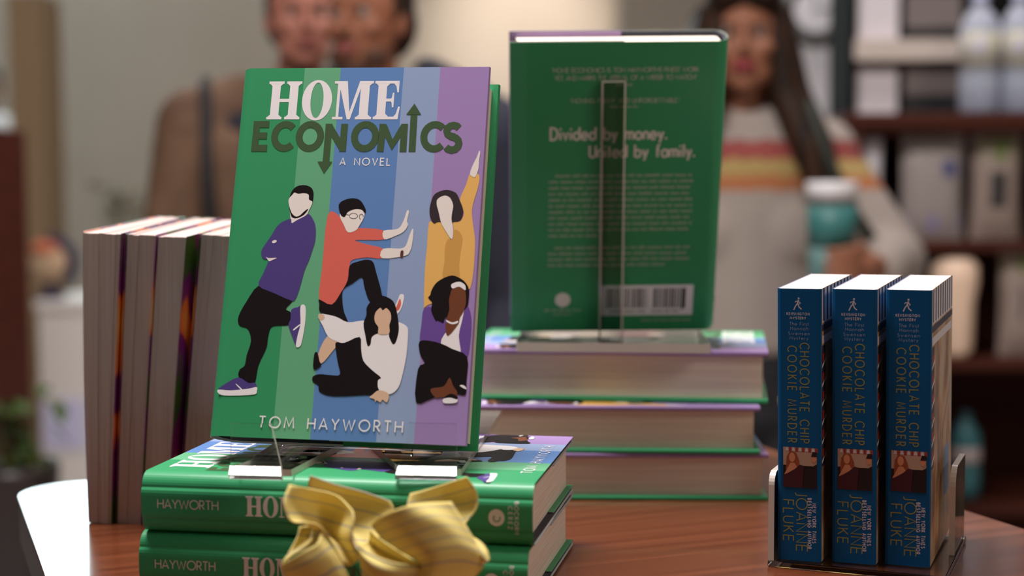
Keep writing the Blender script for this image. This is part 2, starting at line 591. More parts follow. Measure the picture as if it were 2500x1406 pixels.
W, H, T = .162, .235, .0361
SR, BT = .0085, .0030
STRIPES = [(.0422, 'green'), (.0659, 'light_green'), (.1069, 'blue'), (.1303, 'light_blue'), (9, 'purple')]
ART=[('black',1,[(40.3,142.7),(39.3,147.8),(40.1,152),(41.1,154.6),(43.7,157.2),(48.3,158.1),(52.7,156.8),(54.9,153.5),(55,147.9),(54.4,145.4),(52.8,142.8),(51.7,140.4),(49.3,138.1),(45.6,136.7),(42.2,137.4)]),
('skin',2,[(39.2,147.3),(39.6,149.7),(41.2,151.6),(42.6,153.2),(45.1,152.4),(48.8,152.8),(51.9,151.9),(52.4,148.8),(54.6,147.6),(54.4,145.4),(52.9,141.8),(51.1,138.6),(52.4,142.8),(49.9,141.1),(47.3,138.5),(44.6,137.9),(42.1,139.9),(40.5,143.1)]),
('skin',1,[(40.7,140.8),(42.5,133.6),(45.7,135.5),(50.2,137.9),(52.4,140),(52.8,142.8),(50.1,139),(45.6,136.7),(42.2,137.4)]),
('plum',2,[(42.5,133.6),(45.7,135.5),(50.2,137.9),(53.1,139.5),(56.3,135.8),(58.2,131.2),(58.7,123.4),(57.4,116.9),(55.5,109.6),(53.4,103.6),(51.2,92.1),(48.8,85),(45.8,84.9),(35.1,89.1),(24.8,93.5),(26.9,100.9),(29.1,107.3),(29.7,110.1),(26.4,110.5),(24.7,113.3),(24.8,116.5),(26.8,120.2),(30.5,126.3),(32.9,131),(36.4,134.3),(41.7,136.3)]),
('skin',3,[(30.8,121.6),(32.3,122.6),(33.7,122.4),(33.5,121.2),(31.6,120.6)]),
('skin',3,[(28,111.8),(29.6,111.1),(34.8,111.3),(32.1,109.9),(30,109.1)]),
('black',1,[(24.8,93.5),(35.1,89.1),(45.8,84.9),(47.2,83.9),(43.6,79.3),(46.7,77.5),(47.8,73.9),(46.9,69.4),(36.2,68.3),(34,62.8),(33.4,54.7),(29.3,43.8),(28.1,33.2),(23.9,32.9),(17.5,36.3),(17.5,40.8),(20.5,43.6),(21.2,49.9),(23.1,58.9),(20.5,66.1),(15.6,67.8),(13.6,70.5),(13.9,75),(17.8,83.3)]),
('plum',2,[(47.2,78.9),(50.9,80.5),(53.2,80.8),(53.9,70.5),(52.6,63.2),(52.3,56.8),(48.9,63.1),(46.2,69.4),(47.2,73)]),
('white',3,[(52.8,81.1),(56,81.2),(56.7,70.5),(55.7,59.7),(54.6,56.3),(52.1,56.3),(52.6,63.2),(53.8,70.4)]),
('white',3,[(49.6,66.9),(53.3,70),(53.6,69.4),(50.1,66.2)]),
('plum',2,[(5.2,28.4),(8.2,31.2),(17,36.1),(23.9,32.9),(28.1,33.2),(29.4,30),(24.3,28.9),(13.2,27.7)]),
('white',3,[(4.7,28.1),(13.2,28),(24.3,29.4),(29.4,30.6),(29.8,28.2),(28.3,26),(15.4,24.9),(6.9,25.1)]),
('white',3,[(16,31.8),(16.7,31.8),(20.4,28.9),(19.5,28.7)]),
('coral',1,[(65.2,138.7),(71.7,139.4),(76.2,132.8),(79.2,128.2),(84.6,131),(101.8,129.8),(102.6,124.1),(88,123.5),(84.3,122.9),(92.9,120.6),(102.3,118.2),(102.1,112.2),(92.6,112.6),(83.5,110.9),(82,107.2),(81.4,98.1),(77.9,90.3),(72.6,82.7),(64.4,85.8),(64.5,105.1)]),
('black',3,[(73,140.6),(71.9,145.7),(74.7,148.5),(80.2,149.9),(85.4,148.6),(89.3,143),(88.9,140.5),(86.9,142.6),(82.6,143),(78.1,141.1),(76.5,138.1),(74.6,138.3)]),
('skin',2,[(73.3,140.1),(75.6,138.1),(77.6,141.6),(81.6,143.4),(86.8,143),(88.8,140.6),(88.3,137),(86.3,132.9),(84.2,129.6),(79.2,128.2),(76.2,132.8),(73.4,137.6)]),
('grey',3,[(84.7,138.7),(84.5,137.9),(83.7,137.2),(82.6,136.8),(81.4,136.8),(80.3,137.2),(79.4,137.8),(79.1,138.6),(79.3,139.4),(80,140.1),(81.1,140.4),(82.3,140.4),(83.5,140.1),(84.3,139.5),(84.7,138.7),(84.3,138.7),(84,139.3),(83.3,139.8),(82.3,140.1),(81.2,140.1),(80.3,139.8),(79.6,139.3),(79.4,138.6),(79.7,138),(80.5,137.5),(81.5,137.2),(82.5,137.2),(83.5,137.5),(84.1,138),(84.3,138.7)]),
('grey',3,[(88.4,138.1),(88.4,137.3),(88,136.7),(87.4,136.3),(86.8,136.3),(86.1,136.7),(85.7,137.3),(85.5,138.1),(85.5,138.9),(85.9,139.6),(86.5,139.9),(87.1,139.9),(87.8,139.6),(88.2,138.9),(88.4,138.1),(88.1,138.1),(87.9,138.8),(87.5,139.3),(87.1,139.6),(86.6,139.6),(86.2,139.3),(85.9,138.8),(85.8,138.1),(86,137.5),(86.4,137),(86.8,136.7),(87.3,136.7),(87.7,137),(88,137.5),(88.1,138.1)]),
('grey',3,[(76.3,139.9),(79,139.3),(79.1,138.9),(76.4,139.5)]),
('skin',2,[(101.8,129.6),(110.5,130.8),(113.8,135.9),(115.6,142.5),(116.9,141.4),(116.1,135.9),(116.8,133.2),(114.3,129),(109,126.2),(102.6,124.1)]),
('skin',2,[(102.3,118.2),(112.9,118.5),(116.4,120.4),(118.2,126.8),(119.9,131.2),(120.6,128.6),(120.3,121.3),(119.4,117.2),(116.4,114),(102.1,112.2)]),
('brown',3,[(113.5,116.9),(115.2,117.1),(115.1,113.2),(113.5,113.1)]),
('black',2,[(82,107.2),(87.3,110),(92.8,111.2),(96.6,109.7),(98.9,103.8),(104,88.6),(100.2,87.6),(96.3,85.3),(92.4,93.8),(90.3,100.1),(84.8,96.3),(79.1,92.2),(79.1,85.4),(80.8,78.2),(83.7,72),(78.5,73.7),(72.7,75.8),(65.6,77.9),(64.7,82.9),(64.4,85.8),(72.6,82.7),(77.9,90.6),(81.4,98.1)]),
('white',1,[(117.4,89.7),(115.1,90),(114,86.9),(112.4,82),(113.6,77.8),(115.9,80),(117.4,85.2)]),
('coral',2,[(115.2,87.4),(113.8,83.8),(112.9,80.6),(114.6,80.1),(116.1,83.8)]),
('white',4,[(64.6,76.5),(75.5,75.4),(83.7,72),(93.2,73.3),(97.9,71.4),(114.2,72.6),(116,72.7),(119.8,71),(121.7,67.5),(121.7,52.4),(119.7,38.3),(117.5,32.1),(112.8,28.9),(106.3,31.4),(105.3,37),(107,38.8),(101.2,43.1),(95.3,48.7),(93.3,56.1),(91.8,63.2),(82.5,59.3),(77.4,60.2),(72.1,62.8),(68.3,69)]),
('black',5,[(96.8,84.8),(99.3,87.6),(103.8,89),(109.5,86.9),(112.5,83.3),(114.6,76.2),(115.9,69.1),(115.4,63.8),(114.3,60),(112.6,59.5),(110.2,63.7),(109.5,65.9),(103.4,65.7),(99.5,63.4),(99,59),(97.2,57.8),(95.3,64.2),(93.6,71.3),(95,76.7),(94.8,81.2)]),
('tan',6,[(100.1,75.9),(101,79.1),(103.5,81.4),(105,79.8),(107.2,81.3),(110,78.4),(110.6,74.3),(109.8,70.8),(110,65.6),(103.5,65.3),(103.1,69.3),(100.8,72.4)]),
('tan',5,[(106.3,31.1),(112.5,29.2),(111.8,23.9),(109,25.6),(107.8,23.8),(105.4,25),(104.6,23.7),(104,25.6),(100.8,26.6),(102.5,28.2)]),
('tan',5,[(64.6,76.5),(68.1,76.2),(68.7,73.9),(66.1,72.8)]),
('tan',3,[(71.6,63.2),(78.6,59.8),(74.8,53),(69,46.2),(66.6,51.9)]),
('black',4,[(64.2,51.9),(66.1,52.8),(67.9,47.5),(69.1,44.9),(64.5,42.5)]),
('black',3,[(77.4,59.5),(82.5,59.4),(91.8,63.4),(93.4,56.2),(95.5,48.7),(101.2,43.1),(106.8,38.8),(105.6,29),(97.9,28),(78.1,26.6),(69.6,29),(68.3,32.9),(64.7,35),(64.5,38.1),(68.6,39.7),(76,39.3),(81.3,39.9),(79.5,46.9),(77.3,55.8)]),
('mustard',1,[(129.9,135.1),(133.1,134.7),(137.2,135.2),(141.3,128.9),(145,124.5),(145.7,130.7),(144.9,135.3),(149.4,136.2),(151.3,141.7),(148.1,149),(151.5,159.1),(153.7,166.5),(159.2,165.5),(159.2,158.2),(157.5,150.9),(156.2,143.6),(157.2,135.4),(159.3,124.5),(159.6,112.8),(159.6,106.5),(158.5,95.8),(155.1,93),(132.4,83.7),(130.4,83.7),(129.4,106.1),(129.7,119.6)]),
('ochre',2,[(141,120.7),(142.9,125.2),(145,124.5),(145.4,130.7),(149,129.8),(151.5,125.3),(150.8,117.2),(150.4,109.1),(150.6,100.1),(141.1,100),(141.3,110.8)]),
('dark',3,[(131,150.7),(133.5,153.9),(139.4,155.8),(145.4,154),(148.2,149.4),(150.7,143.5),(150.3,138.9),(148.5,136.2),(144,135.7),(135.8,135.6),(133.1,134.5),(130.6,138.3),(129.7,143.4)]),
('skin',4,[(134.3,149.8),(138.3,152.1),(142,150.8),(144.3,146.2),(144,141.6),(143.9,137.1),(145.4,130.7),(144.9,124.7),(140.8,129.8),(137.5,135.2),(135.6,141.6),(134.1,146.1)]),
('skin',2,[(153.5,166),(155.1,172),(157.1,176.6),(158.4,180.8),(159.1,179.4),(158.7,174.8),(158.6,169.2),(157.6,165.5),(156.4,163.9)]),
('violet',3,[(130.4,81),(135.2,82.4),(138.5,74.5),(143.8,75.9),(149,65.4),(155.4,83.3),(158.6,81.6),(160.2,74.5),(160.2,62.2),(159,52.9),(154.8,54.1),(142.7,60),(136.8,61.2),(129.7,60.6),(129.7,72.1)]),
('white',4,[(155.4,82.8),(154.6,75.3),(153.1,65.5),(154.9,54.6),(148.7,57.1),(142.4,60.7),(144.9,67.1),(146.2,65.4),(150.4,71.6),(153.1,77)]),
('black',5,[(134.4,92.7),(136.8,97.2),(141.1,100.4),(146.4,102.3),(151,101),(154.8,98.4),(157.5,94),(157.6,86.9),(156.9,83.3),(153.4,79.7),(147.3,77.8),(143.8,75.9),(143.1,73.1),(139.4,74.5),(138.6,73.9),(136.3,77.6),(135,81.1),(135.3,85.5),(132.7,88.2),(133.9,90)]),
('umber',6,[(146.3,91.1),(147.4,94),(151.4,95.5),(155.1,93.5),(156.2,85.9),(155.1,80.6),(152.9,76.1),(152.3,72.6),(146.5,65.2),(144.6,70.6),(145.1,76),(146.3,81.3),(145.7,86.6)]),
('white',7,[(146.6,96.9),(151.2,98.5),(154.9,96.6),(155.3,93.3),(151.4,95.5),(147.4,94.2)]),
('white',7,[(145,74.9),(148.5,73.5),(152,74.5),(151.7,73.1),(148.5,72.4),(145.2,73.7)]),
('black',5,[(129.2,61.4),(136.8,61.8),(144.1,59.9),(149.6,57.4),(159,52.9),(159.5,38.6),(159.5,30.3),(154.7,30.4),(151.7,28.8),(141.1,28),(129.7,24.5),(129.5,44.7),(133.3,48.3),(130.2,53.5)]),
('umber',6,[(138,32.9),(145.9,34.7),(149.1,40),(151.6,35.3),(154.6,31),(151.7,28.8),(144.6,28.1),(141.1,28)]),
('white',7,[(146.4,27.3),(150.8,28.3),(154.6,27.6),(154.1,25.2),(147.5,24.6),(145.9,25.8)]),
('black',8,[(146.8,28.2),(150.7,30.5),(154.8,28.7),(154.3,27.3),(150.8,28.2)]),
('white',6,[(155.6,35.4),(157.5,35.9),(159.4,34.7),(159.5,33.4)])]


# ------------------------------------------------------------------ the hardcover book
def profile(i, e):
    """front fore edge, round the spine, back fore edge; i = inset, e = gap at the fore edge"""
    cuts = [w for w, _ in STRIPES[:-1]]
    P = [(W - e, i)] + [(w, i) for w in sorted(cuts, reverse=True)]
    P += [(SR + (SR - i) * math.cos(math.radians(a)), SR + (SR - i) * math.sin(math.radians(a))) for a in range(270, 179, -10)]
    for k in range(1, 12):
        t = SR + (T - 2 * SR) * k / 12
        P.append((i - .0016 * (1 - ((t - T / 2) / (T / 2 - SR)) ** 6), t))
    P += [(SR + (SR - i) * math.cos(math.radians(a)), T - SR + (SR - i) * math.sin(math.radians(a))) for a in range(180, 89, -10)]
    P += [(W - .0128, T - i), (W - e, T - i)]
    return P


def smooth_loop(P, n=3):
    out, k = [], len(P)
    for i in range(k):
        a, b, c, d = P[i - 1], P[i], P[(i + 1) % k], P[(i + 2) % k]
        for q in range(n):
            t = q / n
            out.append(tuple(.5 * ((2 * y) + (z - x) * t + (2 * x - 5 * y + 4 * z - w) * t * t + (-x + 3 * y - 3 * z + w) * t ** 3) for x, y, z, w in zip(a, b, c, d)))
    return out


def hardcover(name, M, label, group):
    root = thing(name, label, 'book', M, group)
    J = MB()
    P = profile(0, .0006)
    fl = [(W - .085, BT + .0006), (W - .0008, BT + .0005), (W, BT * .75), (W, BT * .3)]
    full = fl + P + [(w, T - t) for w, t in fl[::-1]]
    n = len(full)

    def inner(k):
        a, b = Vector(full[max(k - 1, 0)]), Vector(full[min(k + 1, n - 1)])
        d = (b - a).normalized()
        p = Vector(full[k]) + Vector((d.y, -d.x)) * .00022
        return (p.x, p.y)
    inn = [inner(k) for k in range(n)]
    for k in range(n - 1):
        (w0, t0), (w1, t1) = full[k], full[k + 1]
        wm, tm = (w0 + w1) / 2, (t0 + t1) / 2
        if k < len(fl) - 1:
            c = 'purple'
        elif k >= n - len(fl):
            c = 'green'
        elif tm < 1e-6:
            c = next(nm for lim, nm in STRIPES if wm < lim)
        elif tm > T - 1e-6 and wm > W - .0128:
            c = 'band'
        elif tm < BT and wm > W - .001:
            c = 'purple'
        else:
            c = 'green'
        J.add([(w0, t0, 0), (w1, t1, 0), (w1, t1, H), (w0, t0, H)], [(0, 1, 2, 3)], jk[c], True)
        a, b = inn[k], inn[k + 1]
        J.add([(*a, 0), (*b, 0), (*b, H), (*a, H)], [(3, 2, 1, 0)], reverse, True)
        for z in (0, H):
            J.add([(w0, t0, z), (w1, t1, z), (*b, z), (*a, z)], [(0, 1, 2, 3)], jk[c])
    # printed front
    f3 = lambda l: (lambda u, v: (u / 1000, -.00004 - l * .00004, v / 1000))
    put_roman(J, 'HOME', 19.6, 200.9, 25.2, f3(1), white_ink, 86.6)
    cap, wt = 17.4, .25
    for ch, x0, x1 in (('E', 11.6, 22.0), ('C', 24.0, 38.0), ('O', 40.2, 56.4), ('O', 76.2, 92.0), ('C', 120.6, 134.6)):
        g = GLYPH[ch]
        hs = (x1 - x0 - cap * wt * .5) / cap / g[0]
        put_text(J, ch, x0 + cap * wt / 2, 182.0, cap * .9, wt / .9, f3(2), moss, hstretch=hs / .9)
    rb = lambda pts: ribbon(J, pts, cap * wt * 1.0, f3(2), moss)
    rb([(61.3, 173), (61.3, 198)])
    rb([(61.6, 196.2), (71.6, 181.4)])
    rb([(71.4, 180), (71.4, 198)])
    rb([(95.6, 180), (96.2, 198)])
    rb([(97.0, 196), (103.0, 184.5), (109.4, 196)])
    rb([(110.2, 180), (110.0, 198)])
    rb([(116.0, 180), (115.6, 205)])
    J.flat([[(115.4, 211.2), (110.6, 204.0), (120.2, 204.0)]], f3(3), moss)
    J.flat([[(60.6, 165.8), (65.4, 173.4), (55.8, 173.4)]], f3(3), moss)
    sx = 141.2
    ribbon(J, [(sx + 4.1 * math.cos(a), 193.6 + 3.6 * math.sin(a)) if k < 9 else (sx - .2 + 4.3 * math.cos(a), 185.4 + 4.2 * math.sin(a))
               for k, a in enumerate([math.radians(v) for v in (30, 60, 90, 120, 150, 180, 215, 245, 268, 88, 60, 30, 0, -30, -60, -90, -120, -148)])], cap * wt, f3(2), moss)
    put_text(J, 'A NOVEL', 70.4, 171.2, 4.5, .15, f3(1), white_ink, width=32.2, space=.5)
    put_text(J, 'TOM HAYWORTH', 33.2, 6.3, 6.5, .13, f3(9), white_ink, width=89.3, space=.5)
    for c, l, pts in ART:
        pts = smooth_loop(pts)
        J.flat([pts], f3(l + 1), INK[c])

    # printed spine (lies with the head to the left)
    def s3(u, v):
        t = v / 1000
        tt = min(max(t, SR), T - SR)
        w = -.0016 * (1 - ((tt - T / 2) / (T / 2 - SR)) ** 6) - .00028
        return (w, T - t, H - u / 1000)
    put_text(J, 'HAYWORTH', 10.5, 15.6, 5.2, .12, s3, spine_ink, width=37.5)
    put_roman(J, 'HOME', 65.0, 12.6, 12.0, s3, spine_ink, 41)
    put_text(J, 'ECONOMICS', 112.0, 14.6, 7.6, .22, s3, moss, width=58)
    ringp = [(214.2 + 4.7 * math.cos(a * PI / 14), 17.3 + 4.9 * math.sin(a * PI / 14)) for a in range(28)]
    J.flat([ringp], s3, spine_ink)
    ribbon(J, [(214.4 + 1.9 * math.cos(a), 17.0 + 1.9 * math.sin(a)) for a in [math.radians(v) for v in range(130, 400, 20)]], .7, lambda u, v: tuple(Vector(s3(u, v)) + Vector((-.0001, 0, 0))), jk['green'])
    put_text(J, 'CEREZ', 221.0, 24.0, 2.3, .16, s3, spine_ink, width=13.0, rot90=True)
    put_text(J, 'BOCKORN', 224.6, 26.6, 2.3, .16, s3, spine_ink, width=18.6, rot90=True)

    # printed back
    b3 = lambda u, v: (W - u / 1000, T + .00005, v / 1000)
    b3b = lambda u, v: (W - u / 1000, T + .0001, v / 1000)
    r = random.Random(11)
    put_text(J, '"HOME ECONOMICS IS TOM HAYWORTH\'S FINEST WORK', 31.7, 211.9, 3.4, .14, b3, fine_ink, width=109)
    put_text(J, 'YET, AND MARKS THE ARRIVAL OF A WRITER TO WATCH."', 33.3, 206.0, 3.4, .14, b3, fine_ink, width=106)
    squiggle(J, 79, 92, 201.3, 1.6, b3, fine_ink, r)
    put_text(J, '"MOVING, FUNNY AND UNFORGETTABLE."', 45.3, 188.3, 3.3, .14, b3, fine_ink, width=82)
    squiggle(J, 75, 98, 184.4, 1.6, b3, fine_ink, r)
    put_text(J, 'Divided by money.', 30.6, 159.6, 9.3, .175, b3, back_ink, width=88, hstretch=.76)
    put_text(J, 'United by family.', 60.4, 145.4, 9.3, .175, b3, back_ink, width=80, hstretch=.76)
    for k in range(11):
        squiggle(J, 34.2 if k == 0 else 29.4, 141 if k < 10 else 68, 129.6 - k * 4.92, 2.1, b3, fine_ink, r)
    for k in range(4):
        squiggle(J, 34.2 if k == 0 else 29.2, 141 if k < 3 else 124, 70.3 - k * 4.86, 2.1, b3, fine_ink, r)
    J.flat([[(41.1 + 6.1 * math.cos(a * PI / 14), 27.2 + 6.1 * math.sin(a * PI / 14)) for a in range(28)]], b3, back_ink)
    squiggle(J, 26.5, 55.5, 17.2, 1.9, b3, fine_ink, r)
    squiggle(J, 33, 49, 14.0, 1.1, b3, fine_ink, r)
    J.flat([[(72, 13.2), (144.5, 13.2), (144.5, 39.2), (72, 39.2)]], b3, white_ink)
    x = 75.5
    while x < 138:
        w = r.choice((.35, .7, .7, 1.05, 1.4))
        if not 108.5 < x < 112.5:
            J.flat([[(x, 19.6), (x + w, 19.6), (x + w, 36.6), (x, 36.6)]], b3b, bar_black)
        x += w + r.choice((.5, .8, 1.1))
    J.flat([[(135.5, 17.0), (138.6, 20.2), (138.6, 36.6), (135.5, 36.6)]], b3b, bar_black)
    squiggle(J, 78, 108, 15.6, 2.0, b3b, bar_black, r)
    squiggle(J, 112, 134, 15.6, 2.0, b3b, bar_black, r)
    squiggle(J, 104, 144, 8.0, 1.7, b3, fine_ink, r)
    J.build('dust_jacket', root)
    # cloth case
    K = MB()
    K.prism(profile(.0004, .0012) + profile(BT, .0012)[::-1], .0012, H - .0012, navy)
    K.build('case', root)
    # page block: fore edge slightly hollow
    G = MB()
    g0, g1 = BT + .0002, T - BT - .0002
    loop = [(.0045, g0)] + [(.0045 - .0012 * math.sin(PI * k / 8), g0 + (g1 - g0) * k / 8) for k in range(1, 8)] + [(.0045, g1)]
    loop += [(W - .0048 - .0014 * math.sin(PI * k / 8), g1 - (g1 - g0) * k / 8) for k in range(0, 9)]
    G.prism(loop, .0042, H - .0042, paper)
    G.build('page_block', root)
    return root


HB = 'hardcover copies of one novel on the table'


def m_spine_out(x, y, z, yaw):
    R = rot(yaw)
    ex, ey, ez = R @ Vector((1, 0, 0)), R @ Vector((0, 1, 0)), Vector((0, 0, 1))
    return frame(Vector((x, y, z)) + ex * H + ez * T, ey, -ez, -ex)


def m_edge_out(x, y, z, yaw, k=1.0):
    R = rot(yaw)
    ex, ey, ez = R @ Vector((1, 0, 0)), R @ Vector((0, 1, 0)), Vector((0, 0, 1))
    return frame(Vector((x, y, z)) - ex * H + ey * W + ez * T * k, -ey, -ez * k, ex)


ZT = 1.0
TC = .0401
MD = Matrix.Translation((-.1864, .9124, CAM_Z - .1574)) @ rot(-.1801, -.2817, .0109)
MBk = Matrix.Translation((-.0010, 1.2050, CAM_Z - .1252)) @ rot(.0201, .3297, -.0058)
book = hardcover('hardcover_book', MD, 'hardcover standing upright on clear easel showing striped front cover with cartoon people', HB)
dup(book, m_spine_out(-.2197, .8864, ZT + T + .0001, -.1811), 'green-spined hardcover lying face up directly under the front clear easel')
dup(book, m_spine_out(-.2219, .8870, ZT, -.1971), 'green-spined hardcover at the bottom of the front pair, behind the yellow paper flower')
_R = MBk.to_3x3()
dup(book, frame(MBk @ Vector((W, T, 0)), _R @ Vector((-1, 0, 0)), _R @ Vector((0, -1, 0)), _R @ Vector((0, 0, 1))),
    'hardcover propped on the rear stack showing its dark green back cover with barcode')
dup(book, m_edge_out(.1939, 1.1407, ZT + 2 * T + .0002, -.1365, TC / T), 'hardcover lying page edges out, topmost of the rear stack of three')
dup(book, m_edge_out(.1862, 1.1294, ZT + T + .0001, -.0642), 'hardcover lying page edges out, middle of the rear stack of three')
dup(book, m_edge_out(.1934, 1.1328, ZT, -.0313), 'hardcover lying page edges out on the table, lowest of the rear stack of three')

# ------------------------------------------------------------------ table
tb = thing('display_table', 'reddish brown wooden table with rounded corner and dark edge carrying all the books', 'table', Matrix.Translation((.06, 1.0, 0)) @ rot(.378))
TB = MB()


def rrect(x0, x1, y0, y1, r, n=8):
    P = []
    for cx, cy, a0 in ((x1 - r, y1 - r, 0), (x0 + r, y1 - r, 90), (x0 + r, y0 + r, 180), (x1 - r, y0 + r, 270)):
        P += [(cx + r * math.cos(math.radians(a0 + 90 * k / n)), cy + r * math.sin(math.radians(a0 + 90 * k / n))) for k in range(n + 1)]
    return P


TX0, TX1, TY0, TY1 = -.3535, .2885, -.75, .355
TB.prism(rrect(TX0, TX1, TY0, TY1, .045), -.003, 0, wood)
top = TB.build('tabletop', tb)
top.location.z = ZT
EB = MB()
EB.prism(rrect(TX0 + .0006, TX1 - .0006, TY0 + .0006, TY1 - .0006, .0445), -.034, -.003, edge_wood)
eb = EB.build('edge_band', tb)
eb.location.z = ZT
for i, (x, y) in enumerate(((TX0 + .06, TY0 + .06), (TX1 - .06, TY0 + .06), (TX0 + .06, TY1 - .06), (TX1 - .06, TY1 - .06))):
    L = MB()
    L.prism(rrect(x - .025, x + .025, y - .025, y + .025, .006, 3), 0, ZT - .034, edge_wood)
    L.build('leg', tb)

# ------------------------------------------------------------------ clear easels
ZA = ZT + 2 * T + .0002
ea = thing('acrylic_easel', 'clear acrylic easel with two front lips under the upright hardcover', 'book stand', Matrix.Translation((-.10, .95, ZA)), 'clear easels holding the hardcovers')
off = lambda x, y: (x + .10, y - .95)
B_ = MB()
B_.prism([off(-.1610, .8765), off(-.1290, .8725), off(-.1008, .9940), off(-.0655, .8755), off(-.0298, .8715), off(-.0078, 1.0900), off(-.1390, 1.0960)], 0, .0040, sheet, side=acr_edge)
B_.build('base_plate', ea)


def lip_path():
    # a foot towards the viewer, curving up into the lip
    P = [(.0, .0019), (.0002, .00205), (.0004, .0022)] + [(.0004 + .0050 * k / 5, .0022 + .0037 * k / 5) for k in range(1, 6)]
    P += [(.0061, .0065), (.0069, .0074), (.0076, .0086), (.0080, .0100), (.0083, .0120), (.0094, .0180), (.0100, .0250), (.0105, .0315)]
    return P


for (x0, y0), (x1, y1), tl, tr in (((-.1635, .8620), (-.1318, .8580), 0.0, -.0078), ((-.0681, .8600), (-.0322, .8560), .0078, 0.0)):
    L = MB()
    P = lip_path()
    n = len(P)
    O, I = [], []
    for k in range(n):
        a, b = Vector(P[max(k - 1, 0)]), Vector(P[min(k + 1, n - 1)])
        d = (b - a).normalized()
        q = Vector((d.y, -d.x)) * .0019
        O.append(Vector(P[k]) - q)
        I.append(Vector(P[k]) + q)
    ring_ = O + I[::-1]
    V = []
    for (bx_, by_), t in (((x0, y0), tl), ((x1, y1), tr)):
        u, w = off(bx_, by_)
        for p in ring_:
            V.append((u + t * max(0, p.y / .031), w + p.x, p.y))
    m = len(ring_)
    for k in range(m):
        k2 = (k + 1) % m
        L.add([V[k], V[k2], V[m + k2], V[m + k]], [(0, 1, 2, 3)], acrylic, True)
    cap = [(k, k + 1, m - 2 - k, m - 1 - k) for k in range(n - 1)]
    L.add(V[:m], [c[::-1] for c in cap], acr_edge)
    L.add(V[m:], cap, acr_edge)
    o = L.build('front_lip', ea)
    bm = bmesh.new()
    bm.from_mesh(o.data)
    bmesh.ops.remove_doubles(bm, verts=bm.verts, dist=1e-6)
    bmesh.ops.recalc_face_normals(bm, faces=bm.faces)
    for e in bm.edges:
        e.smooth = e.calc_face_angle(0) < .5
    bm.to_mesh(o.data)
    bm.free()
S_ = MB()
S_.box((.035, T + .0008, -.001), (.120, T + .0045, .150), acrylic)
sp = S_.build('back_support', ea, bevel=.0006)
sp.matrix_local = Matrix.Translation((.10, -.95, -ZA)) @ MD

ZC = ZT + 2 * T + TC + .0004
eb2 = thing('acrylic_easel', 'clear acrylic easel with upright bar behind the back-cover hardcover on the rear stack', 'book stand', Matrix.Translation((.08, 1.16, ZC)), 'clear easels holding the hardcovers')
B_ = MB()
B_.prism([(-.0770, -.0120), (.0690, -.0290), (.0740, .1040), (-.0700, .1180)], 0, .0072, sheet, side=acr_edge)
B_.build('base_plate', eb2, bevel=.0007)
S_ = MB()
_cs = lambda xa, xb, z: [(xa, -.0054, z), (xa + .0013, -.0066, z), (xb - .0013, -.0066, z), (xb, -.0054, z), (xb, -.0010, z), (xa, -.0010, z)]
_v = _cs(.0700, .0890, -.0090) + _cs(.0680, .0862, .2060)
S_.add(_v, [(1, 2, 8, 7), (4, 5, 11, 10)], sheet_clear)
S_.add(_v, [(0, 1, 7, 6), (2, 3, 9, 8), (3, 4, 10, 9), (5, 0, 6, 11), (6, 7, 8, 9, 10, 11), (5, 4, 3, 2, 1, 0)], acr_edge)
sp = S_.build('support_bar', eb2)
sp.matrix_local = Matrix.Translation((-.08, -1.16, -ZC)) @ MBk
S_ = MB()
S_.box((.035, T + .0008, -.004), (.125, T + .0040, .022), acrylic)
sp = S_.build('front_lip', eb2, bevel=.0006)
sp.matrix_local = Matrix.Translation((-.08, -1.16, -ZC)) @ MBk

# ------------------------------------------------------------------ blue paperbacks in their holder
PW, PH, PT = .106, .1715, .0274
blue_sp = mat('paperback_blue', (.002, .082, .235), .5, spec=.2)
gold_ink = mat('gold_ink', (.27, .25, .075), .5)
pale_ink = mat('pale_lilac_ink', (.62, .56, .64), .5)
slate_ink = mat('slate_blue_ink', (.20, .27, .44), .5)
maroon = mat('picture_maroon', (.055, .006, .014), .5)
pic_black = mat('picture_black', (.012, .004, .006), .5)
pic_skin = mat('picture_skin', (.62, .25, .13), .5)
pic_hair = mat('picture_auburn', (.30, .065, .022), .5)
pic_beige = mat('picture_beige', (.46, .30, .22), .5)
cov_white = mat('paperback_white', (.72, .68, .72), .5, coat=.2)
cov_tan = ramp_mat('paperback_painted_shop', (45, 45, 25), [(.35, (.20, .10, .05)), (.5, (.50, .28, .13)), (.62, (.55, .42, .28)), (.75, (.30, .26, .28))], rough=.45, coat=.2)
cov_dark = mat('paperback_dark_ink', (.03, .028, .05), .5)
cov_red = mat('paperback_red_ink', (.30, .035, .03), .5)


